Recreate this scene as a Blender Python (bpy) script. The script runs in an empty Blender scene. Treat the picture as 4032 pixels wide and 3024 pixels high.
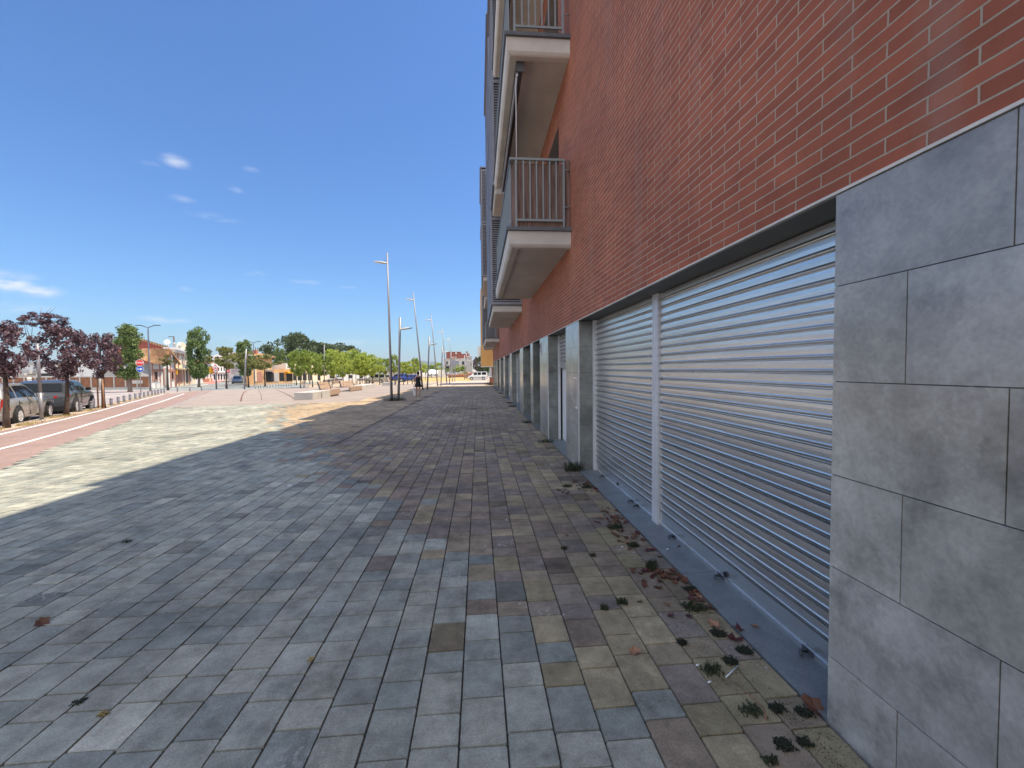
import bpy, bmesh, math, random
import numpy as np
from mathutils import Vector, Matrix
from mathutils.geometry import tessellate_polygon
R = math.radians
random.seed(7); rng = np.random.default_rng(7)
scene = bpy.context.scene

# ------------------------------------------------------------------ camera
FPX = 1645.59; YAW, PIT, ROL = 0.07935341, 0.03620712, -0.0102922; H = 1.6
_F = np.array([math.sin(YAW)*math.cos(PIT), math.cos(YAW)*math.cos(PIT), -math.sin(PIT)])
_r = np.array([math.cos(YAW), -math.sin(YAW), 0.0]); _u = np.cross(_r, _F)
_A = math.cos(ROL)*_r + math.sin(ROL)*_u; _B = -math.sin(ROL)*_r + math.cos(ROL)*_u
C0 = np.array([0.0, 0.0, H])
cd = bpy.data.cameras.new('camera'); cam = bpy.data.objects.new('camera', cd)
scene.collection.objects.link(cam); scene.camera = cam
cd.sensor_width = 36.0; cd.lens = FPX/4032*36.0; cd.clip_start = 0.05; cd.clip_end = 20000
M = Matrix(((_A[0], _B[0], -_F[0], 0), (_A[1], _B[1], -_F[1], 0), (_A[2], _B[2], -_F[2], H), (0, 0, 0, 1)))
cam.matrix_world = M

# ------------------------------------------------------------------ light
SUN_EL, SUN_AZ = R(65.0), R(85.0)          # azimuth measured from +Y towards +X
sd = bpy.data.lights.new('sun', 'SUN'); sd.energy = 4.4; sd.angle = R(0.53); sd.color = (1.0, 0.875, 0.69)
so = bpy.data.objects.new('sun', sd); scene.collection.objects.link(so)
sdir = Vector((math.sin(SUN_AZ)*math.cos(SUN_EL), math.cos(SUN_AZ)*math.cos(SUN_EL), math.sin(SUN_EL)))
so.rotation_euler = sdir.to_track_quat('Z', 'Y').to_euler(); so.location = (40, 10, 60)
scene.view_settings.view_transform = 'Standard'; scene.view_settings.look = 'None'
scene.view_settings.exposure = 0.62; scene.view_settings.gamma = 1.0
scene.view_settings.use_curve_mapping = False
scene.render.engine = 'CYCLES'
scene.cycles.max_bounces = 7; scene.cycles.diffuse_bounces = 4; scene.cycles.glossy_bounces = 3
scene.cycles.transparent_max_bounces = 6; scene.cycles.caustics_reflective = False; scene.cycles.caustics_refractive = False

def sdirpix(sx, sy):
    d = _F*FPX + _A*(sx-2016) + _B*(1512-sy); return d/np.linalg.norm(d)
world = bpy.data.worlds.new('World'); scene.world = world; world.use_nodes = True
nt = world.node_tree; nt.nodes.clear()
def wn(t, **k):
    n = nt.nodes.new(t)
    for a, b in k.items(): setattr(n, a, b)
    return n
out = wn('ShaderNodeOutputWorld'); bg = wn('ShaderNodeBackground'); sky = wn('ShaderNodeTexSky')
sky.sky_type = 'NISHITA'; sky.sun_disc = False; sky.sun_elevation = SUN_EL; sky.sun_rotation = SUN_AZ
sky.altitude = 100; sky.air_density = 1.25; sky.dust_density = 0.6; sky.ozone_density = 2.4
bg.inputs['Strength'].default_value = 0.15
tc = wn('ShaderNodeTexCoord'); nz = wn('ShaderNodeTexNoise'); nz.inputs['Scale'].default_value = 26; nz.inputs['Detail'].default_value = 6
mp = wn('ShaderNodeMapping'); mp.inputs['Scale'].default_value = (1, 1, 2.6)
nt.links.new(tc.outputs['Generated'], mp.inputs['Vector']); nt.links.new(mp.outputs[0], nz.inputs['Vector'])
acc = None
# small clouds: direction, angular radius, vertical squash, strength
for (cx, cy, rad, sq, st) in [(690, 635, .026, 2.0, .5), (592, 643, .017, 3.0, .3), (715, 783, .026, 3.5, .22), (925, 748, .016, 2.5, .35),
        (845, 855, .05, 6, .25), (985, 1074, .040, 6, .5), (1205, 1110, .038, 6, .4), (1370, 1132, .022, 4, .4), (30, 1108, .048, 2.4, .9),
        (150, 1145, .036, 2.6, .7), (70, 1215, .06, 5, .4), (620, 1258, .045, 5, .55), (700, 1262, .028, 5, .45), (735, 1138, .015, 2.5, .35),
        (990, 668, .018, 3, .25), (1360, 1350, .09, 8, .3), (860, 1335, .12, 8, .22)]:
    d = sdirpix(cx, cy)
    sub = wn('ShaderNodeVectorMath', operation='SUBTRACT'); sub.inputs[1].default_value = d
    nt.links.new(tc.outputs['Generated'], sub.inputs[0])
    sc_ = wn('ShaderNodeVectorMath', operation='MULTIPLY'); sc_.inputs[1].default_value = (1/rad, 1/rad, sq/rad)
    nt.links.new(sub.outputs[0], sc_.inputs[0])
    ln = wn('ShaderNodeVectorMath', operation='LENGTH'); nt.links.new(sc_.outputs[0], ln.inputs[0])
    mr = wn('ShaderNodeMapRange', interpolation_type='SMOOTHERSTEP'); mr.inputs['From Min'].default_value = 1.15; mr.inputs['From Max'].default_value = 0.0
    mr.inputs['To Max'].default_value = st; nt.links.new(ln.outputs['Value'], mr.inputs['Value'])
    if acc is None: acc = mr.outputs[0]
    else:
        ad = wn('ShaderNodeMath', operation='MAXIMUM'); nt.links.new(acc, ad.inputs[0]); nt.links.new(mr.outputs[0], ad.inputs[1]); acc = ad.outputs[0]
nr = wn('ShaderNodeMapRange'); nr.inputs['From Min'].default_value = .38; nr.inputs['From Max'].default_value = .66
nt.links.new(nz.outputs['Fac'], nr.inputs['Value'])
mu = wn('ShaderNodeMath', operation='MULTIPLY', use_clamp=True); nt.links.new(acc, mu.inputs[0]); nt.links.new(nr.outputs[0], mu.inputs[1])
hs = wn('ShaderNodeVectorMath', operation='MULTIPLY'); hs.inputs[1].default_value = (.36, .525, .755)      # deep clear blue of the day
nt.links.new(sky.outputs[0], hs.inputs[0])
# unseen bank of bright cloud behind the viewer, added to fill the shade
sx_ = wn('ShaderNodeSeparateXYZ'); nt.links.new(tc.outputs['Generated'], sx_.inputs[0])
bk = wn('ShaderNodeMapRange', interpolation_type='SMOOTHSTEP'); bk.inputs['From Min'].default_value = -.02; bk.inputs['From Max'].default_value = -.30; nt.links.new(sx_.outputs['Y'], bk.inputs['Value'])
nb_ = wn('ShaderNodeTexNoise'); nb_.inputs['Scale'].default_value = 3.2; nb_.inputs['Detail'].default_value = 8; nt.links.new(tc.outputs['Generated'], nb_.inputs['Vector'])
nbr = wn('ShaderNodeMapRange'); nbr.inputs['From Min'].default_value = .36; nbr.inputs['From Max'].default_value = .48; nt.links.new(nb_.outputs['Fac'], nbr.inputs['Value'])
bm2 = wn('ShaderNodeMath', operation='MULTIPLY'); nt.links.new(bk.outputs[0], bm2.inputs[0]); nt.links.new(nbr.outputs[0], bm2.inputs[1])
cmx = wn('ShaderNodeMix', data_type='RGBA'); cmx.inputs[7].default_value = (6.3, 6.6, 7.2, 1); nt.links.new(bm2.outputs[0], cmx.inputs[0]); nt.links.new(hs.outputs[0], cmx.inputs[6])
mx = wn('ShaderNodeMix', data_type='RGBA'); mx.inputs[7].default_value = (4.2, 4.35, 4.6, 1)
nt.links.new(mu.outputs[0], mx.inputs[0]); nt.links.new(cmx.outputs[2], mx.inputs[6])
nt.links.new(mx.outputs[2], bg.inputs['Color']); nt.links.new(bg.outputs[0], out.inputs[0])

# ------------------------------------------------------------------ helpers
COL = scene.collection
def T(x, y): return -0.02*min(max(-x-6, 0), 15) - 0.0105*min(max(y-25, 0), 75)
def ray(x, y): return _F*FPX + _A*(x-2016) + _B*(1512-y)
def PG(sx, sy):
    z = 0.0; d = ray(sx, sy)
    for _ in range(60):
        p = C0 + d*((z-H)/d[2]); z = z*.5 + .5*T(p[0], p[1])
    return Vector((p[0], p[1], T(p[0], p[1])))
def PY(sx, sy, Y): d = ray(sx, sy); return Vector(C0 + d*(Y/d[1]))
def PX(sx, sy, X): d = ray(sx, sy); return Vector(C0 + d*(X/d[0]))
def cA(x, y): return (x/2.7654, 1150+y/2.7654)
def c2(x, y): return (400+x/3.687, 1230+y/3.687)
def c3(x, y): return (900+x/3.687, 1280+y/3.687)
def c4(x, y): return (1400+x/2.5137, 960+y/2.5137)
def c5(x, y): return (1550+x/5.53, 1350+y/5.53)
def c6(x, y): return (x/1.3825, 1500+y/1.3825)
def cB(x, y): return (1150+x/5.53, 1400+y/5.53)
def cF(x, y): return (1600+x/6.144, 1380+y/6.144)
def z1(x, y): return (1800+x/1.3825, 1900+y/1.3825)
def z5(x, y): return (2500+x/1.4439, 1900+y/1.4439)

def tag(o, label=None, cat=None, group=None, kind=None):
    if label: o['label'] = label
    if cat: o['category'] = cat
    if group: o['group'] = group
    if kind: o['kind'] = kind
    return o
def empty(name, loc=(0, 0, 0), rz=0.0):
    o = bpy.data.objects.new(name, None); o.empty_display_size = .2
    COL.objects.link(o); o.location = loc; o.rotation_euler = (0, 0, rz); return o
def children(o): return [c for c in o.children]
def copy_tree(o, parent=None):
    c = o.copy(); COL.objects.link(c)
    if parent is not None: c.parent = parent
    for ch in children(o): copy_tree(ch, c)
    return c

def to_mesh(o):
    dg = bpy.context.evaluated_depsgraph_get(); me = bpy.data.meshes.new_from_object(o.evaluated_get(dg)); n = o.name.split('.')[0]
    q = bpy.data.objects.new(n, me); COL.objects.link(q); q.parent = o.parent; q.matrix_basis = o.matrix_basis.copy(); o.name = 'old_curve'; q.name = n; bpy.data.objects.remove(o); return q
class MB:
    def __init__(s): s.v = []; s.f = []; s.m = []; s.smooth = []
    def add(s, vs, fs, mi=0, sm=False):
        b = len(s.v); s.v += [tuple(v) for v in vs]; s.f += [tuple(b+i for i in f) for f in fs]
        s.m += [mi]*len(fs); s.smooth += [sm]*len(fs)
    def box(s, a, b, mi=0, mat=None):
        x0, y0, z0 = a; x1, y1, z1_ = b
        if x0 > x1: x0, x1 = x1, x0
        if y0 > y1: y0, y1 = y1, y0
        if z0 > z1_: z0, z1_ = z1_, z0
        vs = [(x0,y0,z0),(x1,y0,z0),(x1,y1,z0),(x0,y1,z0),(x0,y0,z1_),(x1,y0,z1_),(x1,y1,z1_),(x0,y1,z1_)]
        if mat is not None: vs = [tuple(mat @ Vector(v)) for v in vs]
        s.add(vs, [(0,3,2,1),(4,5,6,7),(0,1,5,4),(1,2,6,5),(2,3,7,6),(3,0,4,7)], mi)
    def tube(s, pts, rad, n=10, mi=0, cap=True, sm=True):
        pts = [Vector(p) for p in pts]
        if not hasattr(rad, '__len__'): rad = [rad]*len(pts)
        vs = []; fs = []
        for i, p in enumerate(pts):
            d = (pts[min(i+1, len(pts)-1)] - pts[max(i-1, 0)]).normalized()
            a = Vector((0, 0, 1)) if abs(d.z) < .9 else Vector((1, 0, 0))
            e1 = d.cross(a).normalized(); e2 = d.cross(e1).normalized()
            for k in range(n):
                t = 2*math.pi*k/n; vs.append(p + (e1*math.cos(t)+e2*math.sin(t))*rad[i])
        for i in range(len(pts)-1):
            for k in range(n):
                k2 = (k+1) % n; fs.append((i*n+k, i*n+k2, (i+1)*n+k2, (i+1)*n+k))
        s.add(vs, fs, mi, sm)
        if cap:
            b = len(s.v)-len(vs)
            s.f.append(tuple(b+k for k in range(n))); s.m.append(mi); s.smooth.append(False)
            s.f.append(tuple(b+(len(pts)-1)*n+k for k in reversed(range(n)))); s.m.append(mi); s.smooth.append(False)
    def lathe(s, prof, c=(0, 0, 0), n=16, mi=0, sm=True, mat=None):
        vs = []; fs = []
        for (r_, z) in prof:
            for k in range(n):
                t = 2*math.pi*k/n; v = Vector((c[0]+r_*math.cos(t), c[1]+r_*math.sin(t), c[2]+z))
                vs.append(mat @ v if mat is not None else v)
        for i in range(len(prof)-1):
            for k in range(n):
                k2 = (k+1) % n; fs.append((i*n+k, i*n+k2, (i+1)*n+k2, (i+1)*n+k))
        s.add(vs, fs, mi, sm)
    def prism(s, poly, off, mi=0):
        """closed prism: polygon (3-D points) extruded by vector off"""
        n = len(poly); off = Vector(off)
        vs = [Vector(p) for p in poly] + [Vector(p)+off for p in poly]
        fs = [tuple(reversed(range(n))), tuple(range(n, 2*n))] + [(i, (i+1) % n, n+(i+1) % n, n+i) for i in range(n)]
        s.add(vs, fs, mi)
    def build(s, name, mats, parent=None, loc=None, bevel=0, fix=True):
        me = bpy.data.meshes.new(name); me.from_pydata(s.v, [], s.f)
        if not isinstance(mats, (list, tuple)): mats = [mats]
        for m in mats: me.materials.append(m)
        me.polygons.foreach_set('material_index', s.m); me.polygons.foreach_set('use_smooth', s.smooth)
        me.update()
        if fix and len(s.f) < 30000:
            bm = bmesh.new(); bm.from_mesh(me); bmesh.ops.recalc_face_normals(bm, faces=bm.faces); bm.to_mesh(me); bm.free()
        o = bpy.data.objects.new(name, me); COL.objects.link(o)
        if parent is not None: o.parent = parent
        if loc is not None: o.location = loc
        if bevel:
            b = o.modifiers.new('bevel', 'BEVEL'); b.width = bevel; b.segments = 2; b.limit_method = 'ANGLE'
        return o

# ------------------------------------------------------------------ materials
def mat(name, col, rough=.8, metal=0.0, var=.15, scale=3.0, bump=0.0, bscale=None, spec=.5, col2=None, detail=6, stretch=None, emis=None, coord='Object', island=0.0, coat=0.0, fine=0.0):
    m = bpy.data.materials.new(name); m.use_nodes = True; t = m.node_tree; b = t.nodes['Principled BSDF']
    b.inputs['Roughness'].default_value = rough; b.inputs['Metallic'].default_value = metal
    b.inputs['Specular IOR Level'].default_value = spec
    if coat: b.inputs['Coat Weight'].default_value = coat; b.inputs['Coat Roughness'].default_value = .06
    N = t.nodes.new; L = t.links.new
    tcn = N('ShaderNodeTexCoord'); vec = tcn.outputs[coord]
    if stretch:
        mpn = N('ShaderNodeMapping'); mpn.inputs['Scale'].default_value = stretch; L(vec, mpn.inputs[0]); vec = mpn.outputs[0]
    n = N('ShaderNodeTexNoise'); n.inputs['Scale'].default_value = scale; n.inputs['Detail'].default_value = detail; n.inputs['Roughness'].default_value = .62
    L(vec, n.inputs['Vector'])
    r = N('ShaderNodeValToRGB'); e = r.color_ramp.elements; e[0].position = .32; e[1].position = .7
    c2_ = col2 if col2 else tuple(min(1, c*(1+var)) for c in col); c1_ = tuple(c*(1-var) for c in col)
    e[0].color = (*c1_, 1); e[1].color = (*c2_, 1); L(n.outputs['Fac'], r.inputs[0]); colr = r.outputs[0]
    if fine:
        n3 = N('ShaderNodeTexNoise'); n3.inputs['Scale'].default_value = scale*14; n3.inputs['Detail'].default_value = 3; L(vec, n3.inputs['Vector'])
        r3 = N('ShaderNodeMapRange'); r3.inputs['From Min'].default_value = .3; r3.inputs['From Max'].default_value = .7
        r3.inputs['To Min'].default_value = 1-fine; r3.inputs['To Max'].default_value = 1+fine; L(n3.outputs['Fac'], r3.inputs['Value'])
        vm = N('ShaderNodeVectorMath'); vm.operation = 'SCALE'; L(colr, vm.inputs[0]); L(r3.outputs[0], vm.inputs['Scale']); colr = vm.outputs[0]
    if island:
        g = N('ShaderNodeNewGeometry'); mr_ = N('ShaderNodeMapRange'); mr_.inputs['To Min'].default_value = 1-island; mr_.inputs['To Max'].default_value = 1+island
        L(g.outputs['Random Per Island'], mr_.inputs['Value'])
        vm = N('ShaderNodeVectorMath'); vm.operation = 'SCALE'; L(colr, vm.inputs[0]); L(mr_.outputs[0], vm.inputs['Scale']); colr = vm.outputs[0]
    L(colr, b.inputs['Base Color'])
    if bump:
        n2 = N('ShaderNodeTexNoise'); n2.inputs['Scale'].default_value = bscale or scale*8; n2.inputs['Detail'].default_value = 5; L(vec, n2.inputs['Vector'])
        bp = N('ShaderNodeBump'); bp.inputs['Strength'].default_value = bump; bp.inputs['Distance'].default_value = .01; L(n2.outputs['Fac'], bp.inputs['Height'])
        L(bp.outputs[0], b.inputs['Normal'])
    if emis: b.inputs['Emission Color'].default_value = (*emis, 1); b.inputs['Emission Strength'].default_value = 1
    return m

def leafmat(name, c1, c2_, trans=.35):
    m = bpy.data.materials.new(name); m.use_nodes = True; t = m.node_tree; N = t.nodes.new; L = t.links.new
    b = t.nodes['Principled BSDF']; b.inputs['Roughness'].default_value = .55; b.inputs['Specular IOR Level'].default_value = .35
    g = N('ShaderNodeNewGeometry'); r = N('ShaderNodeValToRGB'); r.color_ramp.elements[0].color = (*c1, 1); r.color_ramp.elements[1].color = (*c2_, 1)
    L(g.outputs['Random Per Island'], r.inputs[0]); L(r.outputs[0], b.inputs['Base Color'])
    tr = N('ShaderNodeBsdfTranslucent'); L(r.outputs[0], tr.inputs[0]); mx_ = N('ShaderNodeMixShader'); mx_.inputs[0].default_value = trans
    L(b.outputs[0], mx_.inputs[1]); L(tr.outputs[0], mx_.inputs[2]); L(mx_.outputs[0], t.nodes['Material Output'].inputs[0])
    return m

def attrmat(name, attr, rough=.75, nscale=7, namt=.22, bump=.25, spec=.4, speck=0.0, coat=0.0, fineamt=1.1, stains=0.0):
    """colour from a per-face attribute, broken up by grain and stains"""
    m = bpy.data.materials.new(name); m.use_nodes = True; t = m.node_tree; N = t.nodes.new; L = t.links.new
    b = t.nodes['Principled BSDF']; b.inputs['Roughness'].default_value = rough; b.inputs['Specular IOR Level'].default_value = spec
    if coat: b.inputs['Coat Weight'].default_value = coat; b.inputs['Coat Roughness'].default_value = .16
    a = N('ShaderNodeAttribute'); a.attribute_name = attr; tcn = N('ShaderNodeTexCoord')
    n1 = N('ShaderNodeTexNoise'); n1.inputs['Scale'].default_value = nscale; n1.inputs['Detail'].default_value = 8; n1.inputs['Roughness'].default_value = .7
    n2 = N('ShaderNodeTexNoise'); n2.inputs['Scale'].default_value = nscale*22; n2.inputs['Detail'].default_value = 3
    n3 = N('ShaderNodeTexNoise'); n3.inputs['Scale'].default_value = .5; n3.inputs['Detail'].default_value = 4
    vals = []
    for n, am in ((n1, namt), (n2, namt*fineamt), (n3, namt*.7)):
        L(tcn.outputs['Object'], n.inputs['Vector']); r = N('ShaderNodeMapRange')
        r.inputs['From Min'].default_value = .32; r.inputs['From Max'].default_value = .68; r.inputs['To Min'].default_value = 1-am; r.inputs['To Max'].default_value = 1+am
        L(n.outputs['Fac'], r.inputs['Value']); vals.append(r.outputs[0])
    c = a.outputs['Color']
    for v in vals:
        vm = N('ShaderNodeVectorMath'); vm.operation = 'SCALE'; L(c, vm.inputs[0]); L(v, vm.inputs['Scale']); c = vm.outputs[0]
    if speck:
        n4 = N('ShaderNodeTexNoise'); n4.inputs['Scale'].default_value = 38; n4.inputs['Detail'].default_value = 6; L(tcn.outputs['Object'], n4.inputs['Vector'])
        n5 = N('ShaderNodeTexNoise'); n5.inputs['Scale'].default_value = 2.1; n5.inputs['Detail'].default_value = 2; L(tcn.outputs['Object'], n5.inputs['Vector'])
        ad = N('ShaderNodeMath'); ad.operation = 'ADD'; L(n4.outputs['Fac'], ad.inputs[0]); L(n5.outputs['Fac'], ad.inputs[1])
        r = N('ShaderNodeMapRange'); r.inputs['From Min'].default_value = 1.22; r.inputs['From Max'].default_value = 1.34; r.inputs['To Max'].default_value = speck; L(ad.outputs[0], r.inputs['Value'])
        mm = N('ShaderNodeMix'); mm.data_type = 'RGBA'; mm.inputs[7].default_value = (.55, .54, .5, 1); L(r.outputs[0], mm.inputs[0]); L(c, mm.inputs[6]); c = mm.outputs[2]
    if stains:
        n8 = N('ShaderNodeTexNoise'); n8.inputs['Scale'].default_value = stains; n8.inputs['Detail'].default_value = 7; n8.inputs['Roughness'].default_value = .72; L(tcn.outputs['Object'], n8.inputs['Vector'])
        r8 = N('ShaderNodeMapRange'); r8.inputs['From Min'].default_value = .54; r8.inputs['From Max'].default_value = .68; r8.inputs['To Min'].default_value = 1.0; r8.inputs['To Max'].default_value = .62; L(n8.outputs['Fac'], r8.inputs['Value'])
        vm = N('ShaderNodeVectorMath'); vm.operation = 'SCALE'; L(c, vm.inputs[0]); L(r8.outputs[0], vm.inputs['Scale']); c = vm.outputs[0]
    L(c, b.inputs['Base Color'])
    bp = N('ShaderNodeBump'); bp.inputs['Strength'].default_value = bump; bp.inputs['Distance'].default_value = .004; L(n2.outputs['Fac'], bp.inputs['Height']); L(bp.outputs[0], b.inputs['Normal'])
    return m

def brickmat():
    m = bpy.data.materials.new('red brick'); m.use_nodes = True; t = m.node_tree; N = t.nodes.new; L = t.links.new
    b = t.nodes['Principled BSDF']; b.inputs['Roughness'].default_value = .82; b.inputs['Specular IOR Level'].default_value = .3
    tcn = N('ShaderNodeTexCoord'); sp = N('ShaderNodeSeparateXYZ'); cb = N('ShaderNodeCombineXYZ'); L(tcn.outputs['Object'], sp.inputs[0])
    ax = N('ShaderNodeMath'); ax.operation = 'ADD'; L(sp.outputs['X'], ax.inputs[0]); L(sp.outputs['Y'], ax.inputs[1])
    ay = N('ShaderNodeMath'); ay.operation = 'ADD'; ay.inputs[1].default_value = -0.06; L(ax.outputs[0], ay.inputs[0])
    az = N('ShaderNodeMath'); az.operation = 'ADD'; az.inputs[1].default_value = -2.34+.0587*80; L(sp.outputs['Z'], az.inputs[0])
    L(ay.outputs[0], cb.inputs['X']); L(az.outputs[0], cb.inputs['Y'])
    # slight waviness of the joints
    nn = N('ShaderNodeTexNoise'); nn.inputs['Scale'].default_value = 9; L(tcn.outputs['Object'], nn.inputs['Vector'])
    sb = N('ShaderNodeVectorMath'); sb.operation = 'SUBTRACT'; sb.inputs[1].default_value = (.5, .5, .5); L(nn.outputs['Color'], sb.inputs[0])
    sc = N('ShaderNodeVectorMath'); sc.operation = 'SCALE'; sc.inputs['Scale'].default_value = .006; L(sb.outputs[0], sc.inputs[0])
    ad = N('ShaderNodeVectorMath'); ad.operation = 'ADD'; L(cb.outputs[0], ad.inputs[0]); L(sc.outputs[0], ad.inputs[1])
    br = N('ShaderNodeTexBrick'); br.inputs['Scale'].default_value = 1; br.offset = .5; br.inputs['Brick Width'].default_value = .298; br.inputs['Row Height'].default_value = .0587
    br.inputs['Mortar Size'].default_value = .0046; br.inputs['Mortar Smooth'].default_value = .25; br.inputs['Bias'].default_value = -.15
    br.inputs['Color1'].default_value = (.375, .116, .064, 1); br.inputs['Color2'].default_value = (.28, .085, .050, 1); br.inputs['Mortar'].default_value = (.43, .335, .25, 1)
    L(ad.outputs[0], br.inputs['Vector'])
    n1 = N('ShaderNodeTexNoise'); n1.inputs['Scale'].default_value = 6; n1.inputs['Detail'].default_value = 9; n1.inputs['Roughness'].default_value = .75; L(tcn.outputs['Object'], n1.inputs['Vector'])
    r = N('ShaderNodeMapRange'); r.inputs['From Min'].default_value = .3; r.inputs['From Max'].default_value = .7; r.inputs['To Min'].default_value = .86; r.inputs['To Max'].default_value = 1.13; L(n1.outputs['Fac'], r.inputs['Value'])
    n6 = N('ShaderNodeTexNoise'); n6.inputs['Scale'].default_value = .9; n6.inputs['Detail'].default_value = 3; L(tcn.outputs['Object'], n6.inputs['Vector'])
    r6 = N('ShaderNodeMapRange'); r6.inputs['From Min'].default_value = .3; r6.inputs['From Max'].default_value = .7; r6.inputs['To Min'].default_value = .88; r6.inputs['To Max'].default_value = 1.12; L(n6.outputs['Fac'], r6.inputs['Value'])
    mm = N('ShaderNodeMath'); mm.operation = 'MULTIPLY'; L(r.outputs[0], mm.inputs[0]); L(r6.outputs[0], mm.inputs[1])
    vm = N('ShaderNodeVectorMath'); vm.operation = 'SCALE'; L(br.outputs['Color'], vm.inputs[0]); L(mm.outputs[0], vm.inputs['Scale']); L(vm.outputs[0], b.inputs['Base Color'])
    st = N('ShaderNodeMapping'); st.inputs['Scale'].default_value = (1, 2.6, .16); L(tcn.outputs['Object'], st.inputs[0]); n7 = N('ShaderNodeTexNoise'); n7.inputs['Scale'].default_value = 1.4; n7.inputs['Detail'].default_value = 5; L(st.outputs[0], n7.inputs['Vector'])
    r7 = N('ShaderNodeMapRange'); r7.inputs['From Min'].default_value = .56; r7.inputs['From Max'].default_value = .74; r7.inputs['To Max'].default_value = .28; L(n7.outputs['Fac'], r7.inputs['Value'])
    m7 = N('ShaderNodeMix'); m7.data_type = 'RGBA'; m7.inputs[7].default_value = (.34, .27, .23, 1); L(r7.outputs[0], m7.inputs[0]); L(vm.outputs[0], m7.inputs[6]); L(m7.outputs[2], b.inputs['Base Color'])
    inv = N('ShaderNodeMath'); inv.operation = 'MULTIPLY_ADD'; inv.inputs[1].default_value = -1; inv.inputs[2].default_value = 1; L(br.outputs['Fac'], inv.inputs[0])
    n2 = N('ShaderNodeTexNoise'); n2.inputs['Scale'].default_value = 70; L(tcn.outputs['Object'], n2.inputs['Vector'])
    h2 = N('ShaderNodeMath'); h2.operation = 'MULTIPLY_ADD'; h2.inputs[1].default_value = .22; L(n2.outputs['Fac'], h2.inputs[0]); L(inv.outputs[0], h2.inputs[2])
    bp = N('ShaderNodeBump'); bp.inputs['Strength'].default_value = .9; bp.inputs['Distance'].default_value = .006; L(h2.outputs[0], bp.inputs['Height']); L(bp.outputs[0], b.inputs['Normal'])
    return m

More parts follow.
